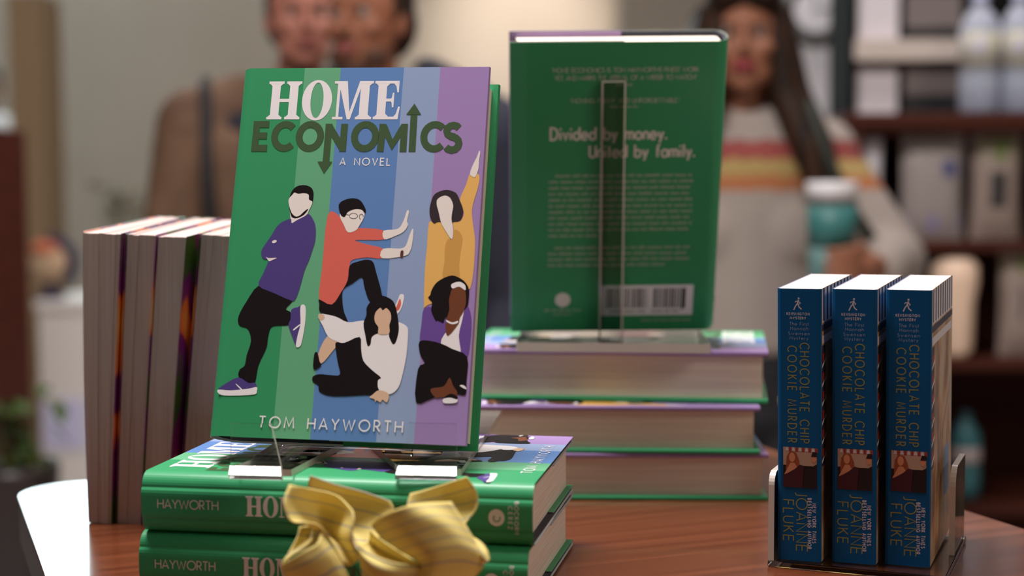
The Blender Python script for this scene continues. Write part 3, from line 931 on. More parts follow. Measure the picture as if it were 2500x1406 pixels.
def blue_paperback(M, label):
    root = thing('paperback_book', label, 'book', M, 'three blue paperbacks in the clear holder')
    J = MB()
    r = .0022
    out = [(0, PW), (0, r), (r * .3, r * .3), (r, 0), (PT - r, 0), (PT - r * .3, r * .3), (PT, r), (PT, PW)]
    th = .0004
    inn = [(th, PW), (th, r + th), (r * .3 + th, r * .3 + th), (r, th), (PT - r, th), (PT - r * .3 - th, r * .3 + th), (PT - th, r + th), (PT - th, PW)]
    for k in range(7):
        a, b, c, d = out[k], out[k + 1], inn[k], inn[k + 1]
        m = cov_tan if k == 6 else blue_sp
        J.add([(*a, 0), (*b, 0), (*b, PH), (*a, PH)], [(0, 1, 2, 3)], m, True)
        J.add([(*c, 0), (*d, 0), (*d, PH), (*c, PH)], [(3, 2, 1, 0)], cov_white)
        for z in (0, PH):
            J.add([(*a, z), (*b, z), (*d, z), (*c, z)], [(0, 1, 2, 3)], m)
    for y in (PW,):
        for x in (0, PT - th):
            J.add([(x, y, 0), (x + th, y, 0), (x + th, y, PH), (x, y, PH)], [(0, 1, 2, 3)], cov_white)
    s3 = lambda l: (lambda u, v: (u / 1000, -.00005 - l * .00004, v / 1000))
    k = .2595  # mm per photographed pixel across the spine
    sx = lambda px: (px - 1898) * .2565
    sy = lambda py: (1397 - py) * .2594
    # running figure, imprint, series
    R = lambda pts, w: ribbon(J, [(sx(a), sy(b)) for a, b in pts], w, s3(0), pale_ink)
    R([(1951, 763), (1948, 772)], 1.0)
    R([(1948, 771), (1943, 778), (1939, 787)], .7)
    R([(1949, 772), (1952, 780), (1958, 785)], .7)
    R([(1951, 766), (1944, 766), (1942, 769)], .5)
    R([(1950, 766), (1955, 770), (1953, 773)], .5)
    J.flat([[(sx(1951 + 2.4 * math.cos(a)), sy(759 + 2.6 * math.sin(a))) for a in [t * PI / 5 for t in range(10)]]], s3(0), pale_ink)
    put_text(J, 'KENSINGTON', sx(1922), sy(799), 1.5, .2, s3(0), pale_ink, width=14.0, hstretch=.8)
    put_text(J, 'MYSTERY', sx(1930), sy(809), 1.5, .2, s3(0), pale_ink, width=9.8)
    for t, x0, x1, y in (('The First', 1929, 1975, 824), ('Hannah', 1931, 1974, 835), ('Swensen', 1926, 1977, 847), ('Mystery', 1929, 1974, 858)):
        put_text(J, t, sx(x0), sy(y), 2.0, .15, s3(0), slate_ink, width=(x1 - x0) * .2565)
    put_text(J, 'CHOCOLATE CHIP', sx(1954.5), sy(866), 5.5, .12, s3(0), gold_ink, width=62.5, rot90=True, hstretch=.78)
    put_text(J, 'COOKIE MURDER', sx(1924.5), sy(874), 5.4, .12, s3(0), gold_ink, width=60.5, rot90=True, hstretch=.78)
    # picture panel
    x0, x1, y0, y1 = sx(1913), sx(1995), sy(1217), sy(1119)
    J.flat([[(x0, y0), (x1, y0), (x1, y1), (x0, y1)]], s3(0), pic_black)
    J.flat([[(x0, y0 + 14), (x1, y0 + 14), (x1, y1), (x0, y1)]], s3(1), pic_beige)
    for q in range(5):
        a = x0 + 1.2 + q * 4.1
        J.flat([[(a, y1 - 2.2), (a + 2.2, y1 - 2.2), (a + 1.1, y1 + .3)]], s3(3), pale_ink)
        J.flat([[(a + 2.3, y1 - 2.8), (a + 4, y1 - 2.8), (a + 4, y1), (a + 2.3, y1)]], s3(2), cov_red)
    J.flat([[(x0 + 1.6, y0 + 11), (x0 + 2.2, y1 - 6), (x0 + 4.2, y1 - 2.5), (x0 + 8, y1 - 3.2), (x0 + 10, y1 - 8), (x0 + 10.5, y0 + 12), (x0 + 8, y0 + 9)]], s3(4), pic_hair)
    J.flat([[(x0 + 5.6 + 1.9 * math.cos(t * PI / 8), y1 - 6.4 + 3.0 * math.sin(t * PI / 8)) for t in range(16)]], s3(5), pic_skin)
    J.flat([[(x0 + .6, y0 + 8), (x0 + 4.6, y0 + 15.6), (x0 + 7, y0 + 15.6), (x0 + 9.5, y0 + 12), (x0 + 6, y0 + 9)]], s3(5), pic_skin)
    J.flat([[(x0, y0), (x0 + 12, y0), (x0 + 13, y0 + 14), (x0 + 10.4, y0 + 14.6), (x0 + 7, y0 + 11.5), (x0 + 3, y0 + 9), (x0, y0 + 7.5)]], s3(6), maroon)
    J.flat([[(x0 + 12, y0), (x1, y0), (x1, y0 + 15.5), (x1 - 3, y0 + 13.5), (x1 - 7, y0 + 12.5)]], s3(7), pic_black)
    J.flat([[(x1 - 1.9 + 1.6 * math.cos(t * PI / 6), y0 + 19 + 2.6 * math.sin(t * PI / 6)) for t in range(12)]], s3(5), pic_skin)
    J.flat([[(x1 - 3.6, y0 + 20), (x1, y0 + 20), (x1, y0 + 23), (x1 - 2.6, y0 + 23)]], s3(6), pic_black)
    put_text(J, 'JOANNE', sx(1945), sy(1228), 6.9, .10, s3(0), gold_ink, width=37.5, rot90=True)
    put_text(J, 'FLUKE', sx(1913), sy(1249), 6.4, .11, s3(0), gold_ink, width=26.0, rot90=True)
    put_text(J, 'NEW YORK TIMES', sx(1984.5), sy(1254), 2.1, .22, s3(0), pale_ink, width=25.0, rot90=True, hstretch=.8)
    put_text(J, 'BESTSELLING AUTHOR', sx(1973), sy(1242), 2.1, .22, s3(0), pale_ink, width=32.0, rot90=True, hstretch=.8)
    # front cover on the right: striped awning, shop front, rail
    c3 = lambda l: (lambda u, v: (PT + .00005 + l * .00004, u / 1000, v / 1000))
    bxx = lambda a, b, c, d: [(a, c), (b, c), (b, d), (a, d)]
    J.flat([bxx(3, 106, 150, 171.4)], c3(0), cov_white)
    for q in range(9):
        J.flat([bxx(6 + q * 11.6, 10.5 + q * 11.6, 151, 171.4)], c3(1), cov_dark)
    J.flat([bxx(3, 106, 145, 149)], c3(1), cov_dark)
    J.flat([bxx(3, 100, 137, 142)], c3(1), cov_white)
    J.flat([bxx(3, 14, 60, 136)], c3(1), cov_dark)
    for q in range(6):
        J.flat([[(3, 62 + q * 12), (16, 66 + q * 12), (16, 68 + q * 12), (3, 64 + q * 12)]], c3(2), cov_white)
        J.flat([bxx(4, 12, 66 + q * 12, 71 + q * 12)], c3(2), cov_red)
    J.flat([[(60, 70), (96, 92), (96, 101), (60, 79)]], c3(1), pic_beige)
    J.flat([bxx(66, 92, 30, 62)], c3(1), slate_ink)
    J.build('cover', root)
    G = MB()
    G.box((th + .0001, r * .6, .0006), (PT - th - .0001, PW - .0008, PH - .0004), paper_up)
    G.build('page_block', root)
    return root


EY = -.3946
RE = rot(EY, .0254, -.0055)
EZ = ZT + .0048
pos = [(.1668, .9409), (.1994, .9340), (.2310, .9272)]
lab = ['leftmost of the three blue-spined paperbacks in the clear holder', 'middle one of the three blue-spined paperbacks in the clear holder',
       'rightmost of the three blue-spined paperbacks, its front cover showing at the side']
eb0 = blue_paperback(Matrix.Translation((*pos[0], EZ)) @ RE, lab[0])
for p, l in zip(pos[1:], lab[1:]):
    dup(eb0, Matrix.Translation((*p, EZ)) @ RE, l)
ho = thing('book_holder', 'low clear acrylic holder around the feet of the three blue paperbacks', 'book holder', Matrix.Translation((.1668, .9409, ZT + .0003)) @ rot(EY))
S_ = MB()
S_.box((-.0055, -.004, 0), (.1035, .108, .0040), acrylic)
S_.build('base_plate', ho, bevel=.0006)


def side(y0, y1, z1, r=.008):
    P = [(y0, .0035), (y1, .0035), (y1, z1)]
    return P + [(y0 + r - r * math.sin(math.radians(a)), z1 - r + r * math.cos(math.radians(a))) for a in range(0, 91, 15)]


S_ = MB()
S_.prism(side(-.003, .105, .060), -.0053, -.0016, sheet, axis='x', side=acr_edge)
S_.build('side_plate', ho)
S_ = MB()
S_.prism(side(.052, .106, .060, .012), .0985, .1022, sheet, axis='x', side=acr_edge)
S_.build('side_plate', ho)

# ------------------------------------------------------------------ pale paperbacks on the left, fore edges out
cov_fruit = ramp_mat('purple_cover_with_orange_and_green', (26, 26, 17), [(.40, (.05, .11, .01)), (.45, (.22, .015, .17)), (.55, (.24, .015, .16)), (.59, (.95, .18, .02)), (.68, (.95, .40, .08))], rough=.4, coat=.25, detail=1.0)
FH = .2084
RF = rot(-.134, .0538, .0306)
FO = Vector((-.304, 1.0657, ZT + .0006))
specs = [(0, .0180, -.0005, .0288, 0, FH, 7, 'pale thick paperback at the left end of the row, its page corner splayed'),
         (.0208, .0390, .0312, .0530, .0030, FH * .998, 5, 'pale paperback standing fore edge out, second from left in the row'),
         (.0402, .0595, .0542, .0755, .0012, FH * .996, 5, 'pale paperback standing fore edge out, third in the row beside the purple gap'),
         (.0640, .0900, .0812, .1080, .0125, FH * 1.0, 6, 'pale paperback half hidden behind the upright hardcover, right end of the row')]
for xb0, xb1, xt0, xt1, dy, h, ns, label in specs:
    root = thing('pale_paperback', label, 'book', Matrix.Translation(FO) @ RF @ Matrix.Translation((0, dy, 0)), 'pale paperbacks standing in a row at the left')
    G = MB()
    D = .140
    r = random.Random(label)
    cuts = [k / ns for k in range(ns + 1)]
    for k in range(ns):
        a, b = cuts[k] + (.0008 if k else .03), cuts[k + 1] - (.0008 if k < ns - 1 else .03)
        y0, zt = r.uniform(.0008, .0016), h - r.uniform(.0004, .0012)
        X = lambda u, t: xb0 + (xb1 - xb0) * u + ((xt0 + (xt1 - xt0) * u) - (xb0 + (xb1 - xb0) * u)) * t
        # thickness at the spine is even from top to bottom
        S = lambda u, t: X(.5, t) + (u - .5) * (xb1 - xb0 + .002)
        v, f = [], []
        nz = 6
        for i in range(nz + 1):
            t = i / nz
            tt = t ** 1.15
            bow = .0014 * math.sin(PI * t) if k == 0 and dy == 0 else 0
            v += [(X(a, tt) - bow, y0, zt * t), (X(b, tt), y0, zt * t), (S(b, tt), D, zt * t), (S(a, tt), D, zt * t)]
        for i in range(nz):
            for q in range(4):
                q2 = (q + 1) % 4
                f.append((4 * i + q, 4 * i + q2, 4 * i + 4 + q2, 4 * i + 4 + q))
        f += [(3, 2, 1, 0), (4 * nz, 4 * nz + 1, 4 * nz + 2, 4 * nz + 3)]
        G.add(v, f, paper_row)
    G.build('page_block', root)
    Cv = MB()
    for u, sgn in ((0, -1), (1, 1)):
        v, f = [], []
        nz = 6
        for i in range(nz + 1):
            t = i / nz
            tt = t ** 1.15
            xx = X(u, tt) - (.0014 * math.sin(PI * t) if u == 0 and dy == 0 else 0)
            for e in (0, .0005 * sgn):
                v += [(xx + e, .005 if (u == 0 and xb0 == 0) else 0, h * t), (S(u, tt) + e, D + .001, h * t)]
        for i in range(nz):
            o = 4 * i
            f += [(o, o + 1, o + 5, o + 4), (o + 2, o + 6, o + 7, o + 3), (o, o + 4, o + 6, o + 2), (o + 1, o + 3, o + 7, o + 5)]
        f += [(0, 2, 3, 1), (4 * nz, 4 * nz + 1, 4 * nz + 3, 4 * nz + 2)]
        Cv.add(v, f, cov_fruit)
    Cv.box((S(0, .5) - .0005 + (xb0 - X(0, .5)) * 0, D + .001, 0), (S(1, .5) + .0005, D + .0015, .0004), cov_fruit)
    v = [(S(0, 0) - .0005, D + .001, 0), (S(1, 0) + .0005, D + .001, 0), (S(1, 1) + .0005, D + .001, h), (S(0, 1) - .0005, D + .001, h)]
    Cv.add(v + [(p[0], p[1] + .0005, p[2]) for p in v], [(0, 1, 2, 3), (7, 6, 5, 4), (0, 4, 5, 1), (1, 5, 6, 2), (2, 6, 7, 3), (3, 7, 4, 0)], cov_fruit)
    Cv.build('cover', root)

# ------------------------------------------------------------------ yellow paper flowers
ruled = mat('yellow_ruled_paper', (.84, .70, .24), .8)
_nt = ruled.node_tree
_uv = _nt.nodes.new('ShaderNodeTexCoord')
_sep = _nt.nodes.new('ShaderNodeSeparateXYZ')
_mul = _nt.nodes.new('ShaderNodeMath')
_mul.operation = 'FRACT'
_gt = _nt.nodes.new('ShaderNodeMath')
_gt.operation = 'LESS_THAN'
_gt.inputs[1].default_value = .12
_mx = _nt.nodes.new('ShaderNodeMix')
_mx.data_type = 'RGBA'
_mx.inputs['A'].default_value = (.84, .70, .24, 1)
_mx.inputs['B'].default_value = (.42, .40, .33, 1)
_nt.links.new(_uv.outputs['UV'], _sep.inputs[0])
_nt.links.new(_sep.outputs['Y'], _mul.inputs[0])
_nt.links.new(_mul.outputs[0], _gt.inputs[0])
_nt.links.new(_gt.outputs[0], _mx.inputs['Factor'])
_nt.links.new(_mx.outputs['Result'], bsdf(ruled).inputs['Base Color'])
_tr = _nt.nodes.new('ShaderNodeBsdfTranslucent')
_tr.inputs['Color'].default_value = (.80, .62, .16, 1)
_ms = _nt.nodes.new('ShaderNodeMixShader')
_ms.inputs[0].default_value = .25
_out = [n for n in _nt.nodes if n.type == 'OUTPUT_MATERIAL'][0]
_nt.links.new(bsdf(ruled).outputs[0], _ms.inputs[1])
_nt.links.new(_tr.outputs[0], _ms.inputs[2])
_nt.links.new(_ms.outputs[0], _out.inputs['Surface'])


def cat(p0, p1, p2, p3, t):
    return tuple(.5 * ((2 * b) + (c - a) * t + (2 * a - 5 * b + 4 * c - d) * t * t + (-a + 3 * b - 3 * c + d) * t ** 3) for a, b, c, d in zip(p0, p1, p2, p3))


def spline(P, n):
    P = [tuple(2 * np.array(P[0]) - np.array(P[1]))] + [tuple(p) for p in P] + [tuple(2 * np.array(P[-1]) - np.array(P[-2]))]
    out = []
    for i in range(1, len(P) - 2):
        for k in range(n):
            out.append(cat(P[i - 1], P[i], P[i + 1], P[i + 2], k / n))
    out.append(P[-2])
    return out


def petal(root, rows, v0=0.0, lines=1.0, n=7):
    """rows of (u, v, depth mm) traced points, lofted to a curved sheet of ruled paper"""
    O_ = Vector((-.0681, .79, ZT + .0590))
    pts = [[tuple((at(660 + u / 4.464, 1140 + v / 4.464, .79 + d / 1000) - O_) * 1000) for u, v, d in row] for row in rows]
    pts = [spline(r, n) for r in pts]
    cols = [spline([r[j] for r in pts], n) for j in range(len(pts[0]))]
    nu, nv = len(cols), len(cols[0])
    verts = [tuple(c / 1000 for c in cols[j][i]) for j in range(nu) for i in range(nv)]
    faces = [(j * nv + i, j * nv + i + 1, (j + 1) * nv + i + 1, (j + 1) * nv + i) for j in range(nu - 1) for i in range(nv - 1)]
    me = bpy.data.meshes.new('petal')
    me.from_pydata(verts, [], faces)
    me.materials.append(ruled)
    me.polygons.foreach_set('use_smooth', [True] * len(faces))
    uv = me.uv_layers.new(name='UVMap')
    for lp in me.loops:
        j, i = divmod(lp.vertex_index, nv)
        uv.data[lp.index].uv = (j / nu, v0 + lines * (i / (nv - 1)))
    o = bpy.data.objects.new('petal', me)
    C.objects.link(o)
    o.parent = root
    md = o.modifiers.new('thickness', 'SOLIDIFY')
    md.thickness = .0007
    md.offset = 0
    return o


fl = thing('paper_flower', 'yellow ruled-paper flower in front of the green-spined hardcover pair', 'paper flower', Matrix.Translation((-.0681, .79, ZT + .0590)), 'yellow paper flowers on the table')
petal(fl, [[(205, 190, 2), (450, 240, 10), (720, 310, 14), (900, 470, 4)],
           [(150, 380, -6), (400, 420, 14), (700, 480, 22), (915, 570, 0)],
           [(230, 590, -8), (420, 605, 8), (640, 690, 20), (890, 750, -2)],
           [(540, 645, -6), (640, 780, 4), (780, 860, 12), (920, 880, -2)],
           [(800, 1060, -2), (850, 1080, 4), (910, 1060, 8), (970, 1000, 0)]], .3, 4.6)
petal(fl, [[(430, 90, 30), (700, 185, 30), (1000, 265, 26), (1310, 365, 22)],
           [(430, 260, 34), (780, 340, 34), (1080, 400, 28), (1345, 490, 20)],
           [(700, 560, 36), (880, 600, 30), (1050, 640, 24), (1240, 680, 18)],
           [(930, 850, 14), (980, 860, 16), (1050, 860, 16), (1110, 860, 12)]], .0, 4.4)
petal(fl, [[(1100, 630, 4), (1230, 520, -10), (1550, 410, -16), (1970, 375, 0)],
           [(1190, 745, 0), (1450, 660, -16), (1800, 560, -18), (2120, 620, 2)],
           [(1400, 910, -6), (1650, 830, -20), (2000, 760, -16), (2240, 830, 4)],
           [(1620, 1060, -10), (1800, 1010, -20), (2080, 980, -14), (2340, 1040, 6)],
           [(1500, 1400, -6), (1680, 1380, -14), (1900, 1350, -10), (2100, 1330, 4)]], .6, 7.0)
petal(fl, [[(1090, 690, 6), (1160, 760, 4), (1400, 920, -4), (1640, 1065, -12)],
           [(1070, 800, 14), (1150, 880, 14), (1370, 1000, 4), (1640, 1080, -12)],
           [(920, 850, 4), (1080, 960, 2), (1340, 1060, -6), (1640, 1090, -13)]], .2, 1.9)
petal(fl, [[(895, 720, -2), (905, 810, -4), (960, 890, -8), (1110, 985, -12), (1350, 1070, -16), (1640, 1090, -13)],
           [(960, 900, -2), (980, 960, -6), (1040, 1040, -12), (1150, 1110, -16), (1340, 1180, -17), (1600, 1200, -12)],
           [(1020, 1300, 0), (1060, 1320, -4), (1120, 1340, -8), (1210, 1360, -10), (1340, 1370, -9), (1500, 1380, -6)]], .1, 2.5)
petal(fl, [[(1520, 290, 24), (1750, 230, 26), (1980, 160, 24), (2140, 110, 16)],
           [(1490, 430, 20), (1750, 390, 26), (2000, 330, 28), (2240, 260, 20)],
           [(1560, 520, 16), (1850, 500, 22), (2070, 470, 24), (2255, 430, 18)],
           [(1700, 800, 8), (1900, 760, 12), (2060, 700, 14), (2110, 630, 12)]], .3, 3.2)
petal(fl, [[(320, 650, 10), (400, 640, 14), (490, 630, 12), (548, 660, -4)],
           [(280, 790, 6), (370, 800, 12), (450, 800, 10), (535, 770, -6)],
           [(120, 1060, -4), (240, 960, -2), (370, 900, -4), (505, 830, -8)]], .4, 2.0)
petal(fl, [[(120, 1066, -4), (250, 985, -8), (380, 905, -10), (510, 830, -10), (550, 700, -5)],
           [(170, 1200, -3), (350, 1160, -9), (520, 1090, -12), (640, 1000, -10), (740, 980, -4)],
           [(500, 1420, 0), (620, 1400, -5), (740, 1380, -7), (840, 1360, -6), (920, 1330, 0)]], .2, 2.8)
petal(fl, [[(2180, 750, 8), (2290, 815, 6), (2365, 910, 2), (2392, 1005, 0)],
           [(2170, 770, 6), (2240, 850, 4), (2310, 950, 0), (2370, 1035, -2)],
           [(2200, 860, 6), (2240, 930, 3), (2290, 1000, 1), (2350, 1040, -1)]], .5, 1.2)
plain_yellow = mat('yellow_paper', (.78, .62, .2), .8)
stem = MB()
stem.lathe([(.012, -.0588), (.020, -.0580), (.016, -.053), (.010, -.047), (.012, -.041), (.016, -.036)], plain_yellow, 20, (0, 0, 0))
stem.build('base_cone', fl)
dup(fl, Matrix.Translation((.2560, 1.130, ZT + .0590)) @ rot(.5), 'yellow paper flower mostly hidden behind the leftmost blue paperback')

# ------------------------------------------------------------------ the room
wall_m = ramp_mat('beige_wall_paint', (2, 2, 2), [(.3, (.50, .43, .355)), (.7, (.54, .465, .39))], rough=.85)
wall_white = mat('white_wall_paint', (.80, .77, .78), .8)
floor_m = ramp_mat('pale_polished_floor', (1.5, 1.5, 1.5), [(.3, (.60, .56, .55)), (.7, (.68, .64, .62))], rough=.25, coat=.2)
tan_trim = mat('tan_trim', (.25, .17, .095), .7)
base_m = mat('white_baseboard', (.75, .72, .70), .6)


def boxob(name, lo, hi, m, parent=None, bevel=None):
    b = MB()
    b.box(lo, hi, m)
    return b.build(name, parent, bevel=bevel)


struct(boxob('floor', (-6, -3, -.1), (5, 9.1, 0), floor_m))
# back wall with the window high on its left: built round the opening
WX0, WX1, WZ0, WZ1 = -3.9, -1.75, 2.42, 3.25
wb = MB()
for lo, hi in (((-6, 9, 0), (.586, 9.12, WZ0)), ((-6, 9, WZ0), (WX0, 9.12, WZ1)), ((WX1, 9, WZ0), (.586, 9.12, WZ1)), ((-6, 9, WZ1), (.586, 9.12, 3.5))):
    wb.box(lo, hi, wall_m)
struct(wb.build('wall_back'))
struct(boxob('wall_right', (.586, 8.2, 0), (5, 9.12, 3.5), wall_m))
struct(boxob('wall_side', (.60, 3.72, 0), (5, 3.84, 3.5), wall_white))
struct(boxob('ceiling', (-6, 4.0, 3.5), (5, 9.12, 3.6), base_m))
struct(boxob('baseboard_back', (-6, 8.98, 0), (.586, 9.0, .10), base_m))
sky = mat('daylight_pane', (.9, .95, 1.0), .2, emit=((.70, .95, 1.0), 16.0))
wn = MB()
fw = .05
for lo, hi in (((WX0, 8.99, WZ0), (WX1, 9.06, WZ0 + fw)), ((WX0, 8.99, WZ1 - fw), (WX1, 9.06, WZ1)), ((WX0, 8.99, WZ0), (WX0 + fw, 9.06, WZ1)),
               ((WX1 - fw, 8.99, WZ0), (WX1, 9.06, WZ1)), (((WX0 + WX1) / 2 - .02, 8.99, WZ0), ((WX0 + WX1) / 2 + .02, 9.06, WZ1))):
    wn.box(lo, hi, base_m)
wo = struct(wn.build('window_1'))
boxob('pane', (WX0 + fw, 9.02, WZ0 + fw), (WX1 - fw, 9.03, WZ1 - fw), sky, wo)
# tan column beside the cabinet
p0, p1 = at(28, 400, 6.0), at(112, 400, 6.0)
struct(boxob('trim_1', (p0.x, 6.0, 0), (p1.x, 6.25, 1.96), tan_trim))

# ------------------------------------------------------------------ left background
dark_red = ramp_mat('dark_red_wood', (3, 3, 40), [(.3, (.055, .008, .003)), (.7, (.085, .013, .005))], rough=.6, spec=.15)
cx1, cz = at(64, 400, 4.05).x, at(0, 306, 3.6).z
cab = thing('wooden_cabinet', 'tall dark red wooden cabinet at the far left edge', 'cabinet', Matrix.Translation((cx1 - .35, 3.6, 0)))
boxob('carcass', (-.35, 0, .08), (.35, .45, cz), dark_red, cab, .004)
boxob('plinth', (-.33, .02, 0), (.33, .43, .08), edge_wood, cab)
for k in range(2):
    d = boxob('door', (-.34 + k * .345, -.018, .1), (-.005 + k * .345, -.0005, cz - .03), dark_red, cab, .004)
    kb = MB()
    kb.ball((-.03 + k * .06, -.03, .78), .014, mat('dark_bronze', (.08, .05, .03), .35, metal=1.0))
    kb.build('knob', d)
pl0, pl1 = at(96, 900, 5.0), at(214, 900, 5.0)
cream = mat('cream_laminate', (.78, .72, .68), .5)
lav = mat('pale_lavender_panel', (.62, .60, .82), .5)
pt = thing('display_plinth', 'white display plinth with lavender panel beyond the left end of the table', 'plinth', Matrix.Translation(((pl0.x + pl1.x) / 2, 5.2, 0)))
hw = (pl1.x - pl0.x) / 2
zp = at(0, 735, 5.0).z
boxob('body', (-hw, -.2, 0), (hw, .2, zp - .03), cream, pt, .004)
boxob('top', (-hw - .01, -.21, zp - .03), (hw + .01, .21, zp), cream, pt, .004)
boxob('front_panel', (-hw + .01, -.206, at(0, 1095, 5.0).z), (hw - .01, -.2005, at(0, 975, 5.0).z), lav, pt)
# round striped ornament on its foot
oc = at(122, 640, 5.1)
nav = mat('navy_felt', (.018, .016, .06), .8)
orm = thing('round_ornament', 'round cream ornament with orange top and navy rim on the white plinth', 'ornament', Matrix.Translation((oc.x, 5.1, zp)))
b = MB()
r0 = .075
b.ball((0, 0, oc.z - zp), (r0, r0 * .7, r0 * .95), mat('cream_felt', (.55, .38, .24), .9), 20, 14)
b.build('body', orm)
b = MB()
b.tube([(r0 * 1.08 * math.cos(math.radians(a)), -.01, oc.z - zp + r0 * 1.02 * math.sin(math.radians(a))) for a in range(-50, 91, 10)], .020, nav, 10)
b.build('rim', orm)
b = MB()
b.ball((-.01, -.012, oc.z - zp + .048), (.052, .05, .028), mat('orange_felt', (.55, .16, .08), .9), 16, 10)
b.build('cap', orm)
b = MB()
b.lathe([(.05, 0), (.05, .012), (.02, .02), (.018, oc.z - zp - .065), (.03, oc.z - zp - .05)], nav, 20)
b.build('foot', orm)


def leafy(name, label, x, y, pot_h, pot_r, z0, z1, spread, n, cols, potm, seed, group=None, leaf=.05):
    t = thing(name, label, 'plant', Matrix.Translation((x, y, 0)), group)
    p = MB()
    p.lathe([(pot_r * .72, 0), (pot_r * .8, .02), (pot_r, pot_h - .02), (pot_r, pot_h), (pot_r * .86, pot_h), (pot_r * .84, pot_h - .04)], potm, 24)
    p.build('pot', t)
    r = random.Random(seed)
    st, lf = MB(), MB()
    stem_m = mat('plant_stem', (.09, .07, .03), .8)
    for k in range(max(5, n // 14)):
        a, rr = r.uniform(0, 2 * PI), spread * r.uniform(.2, .9)
        tip = (rr * math.cos(a), rr * math.sin(a) * .7, r.uniform(z0 + (z1 - z0) * .5, z1))
        st.tube([(0, 0, pot_h - .05), (tip[0] * .3, tip[1] * .3, (pot_h + tip[2]) / 2), tip], [.005, .004, .002], stem_m, 6)
        for q in range(14):
            u = r.uniform(.0, 1)
            zz = z0 + (tip[2] - z0) * u
            c = Vector((tip[0] * (.5 + .5 * u) + r.uniform(-.5, .5) * spread * .7, tip[1] * (.5 + .5 * u) + r.uniform(-.5, .5) * spread * .5, zz))
            R = Matrix.Rotation(r.uniform(0, 2 * PI), 3, 'Z') @ Matrix.Rotation(r.uniform(-.9, .9), 3, 'X')
            L = leaf * r.uniform(.7, 1.3)
            sh = [(0, 0, 0), (.28, .35, .05), (.22, .7, .03), (0, 1, -.08), (-.22, .7, .03), (-.28, .35, .05)]
            lf.add([c + R @ (Vector(s) * L) for s in sh], [(0, 1, 2, 3), (0, 3, 4, 5)], cols[r.randrange(len(cols))], True)
    st.build('stems', t)
    lf.build('foliage', t)
    return t


dpot = mat('dark_glazed_pot', (.03, .02, .018), .35)
g1, g2, g3 = mat('leaf_green', (.045, .085, .012), .6), mat('leaf_olive', (.10, .12, .02), .6), mat('leaf_dry', (.22, .17, .10), .8)
pp = at(18, 1000, 3.05)
leafy('potted_plant', 'green leafy plant in dark pot at the lower left, before the dark cabinet', pp.x, 3.05, at(0, 1130, 3.05).z, .10, at(0, 1130, 3.05).z - .02, at(0, 935, 3.05).z, .09, 120, [g1, g2], dpot, 3)
pp = at(305, 480, 6.2)
leafy('potted_plant', 'dry olive-coloured plant against the beige wall, above the pale paperbacks', pp.x, 6.2, .80, .12, at(0, 545, 6.2).z, at(0, 415, 6.2).z, .17, 90, [g3, g3, g2], mat('pale_pot', (.5, .46, .42), .6), 8)

# ------------------------------------------------------------------ right background: shelving, hutch and goods
YS = 3.2
ux0, uz = at(2072, 285, YS).x, at(0, 285, YS).z
unit_m = ramp_mat('reddish_brown_shelving', (3, 3, 30), [(.3, (.050, .012, .007)), (.7, (.080, .020, .010))], rough=.6, spec=.2)
inside_m = mat('dark_shelf_back', (.055, .014, .009), .7, .2)
su = thing('shelving_unit', 'dark reddish brown shelving unit with goods at the right', 'shelving', Matrix.Translation((ux0, YS, 0)))
UW = .95
boxob('side_panel', (0, 0, 0), (.03, .36, uz - .03), unit_m, su)
boxob('side_panel', (UW - .03, 0, 0), (UW, .36, uz - .03), unit_m, su)
boxob('top_panel', (-.01, -.01, uz - .03), (UW + .01, .37, uz), unit_m, su, .003)
boxob('header', (.03, .004, at(0, 335, YS).z), (UW - .03, .022, uz - .03), unit_m, su)
boxob('back_panel', (.03, .345, 0), (UW - .03, .36, uz - .03), inside_m, su)
shz = [at(0, 598, YS).z, at(0, 888, YS).z, at(0, 1245, YS).z, .08]
for z in shz:
    boxob('shelf', (.03, .01, z - .022), (UW - .03, .345, z), unit_m, su)
hz0 = uz
hz1 = 1.86
hb = thing('wall_hutch', 'black-backed hutch with pale beige shelf standing on the shelving unit', 'shelving', Matrix.Translation((ux0, YS + .16, uz)))
black_m = mat('black_backing', (.010, .010, .010), .7, .1)
beige_shelf = mat('beige_shelf_board', (.62, .53, .46), .6)
hx0 = at(2068, 200, YS + .16).x - ux0
hh = hz1 - uz
boxob('side_panel', (hx0, 0, 0), (hx0 + .016, .19, hh), black_m, hb)
boxob('side_panel', (UW - .016, 0, 0), (UW, .19, hh), black_m, hb)
boxob('back_panel', (hx0 + .016, .18, 0), (UW - .016, .19, hh), black_m, hb)
zs = [(at(0, 155, YS + .16).z - uz, at(0, 104, YS + .16).z - uz), (hh - .04, hh)]
for z0, z1 in zs:
    boxob('shelf', (hx0 + .016, 0.002, z0), (UW - .016, .18, z1), beige_shelf, hb)
wbx = mat('white_carton', (.74, .68, .70), .6)
bbx = mat('black_carton', (.016, .016, .018), .5)
glab = mat('grey_brown_label', (.20, .165, .155), .6)


def carton(label, px0, px1, z0, z1, Y, m, lab=None, group=None, depth=.10):
    x0, x1 = at(px0, 200, Y).x, at(px1, 200, Y).x
    t = thing('carton', label, 'box', Matrix.Translation(((x0 + x1) / 2, Y, z0)), group)
    h = z1 - z0
    w = (x1 - x0) / 2
    boxob('body', (-w, 0, 0), (w, depth, h), m, t, .003)
    if lab:
        boxob('label', (-w * .96, -.0012, h * lab[0]), (w * .96, -.0002, h * lab[1]), glab, t)
    return t


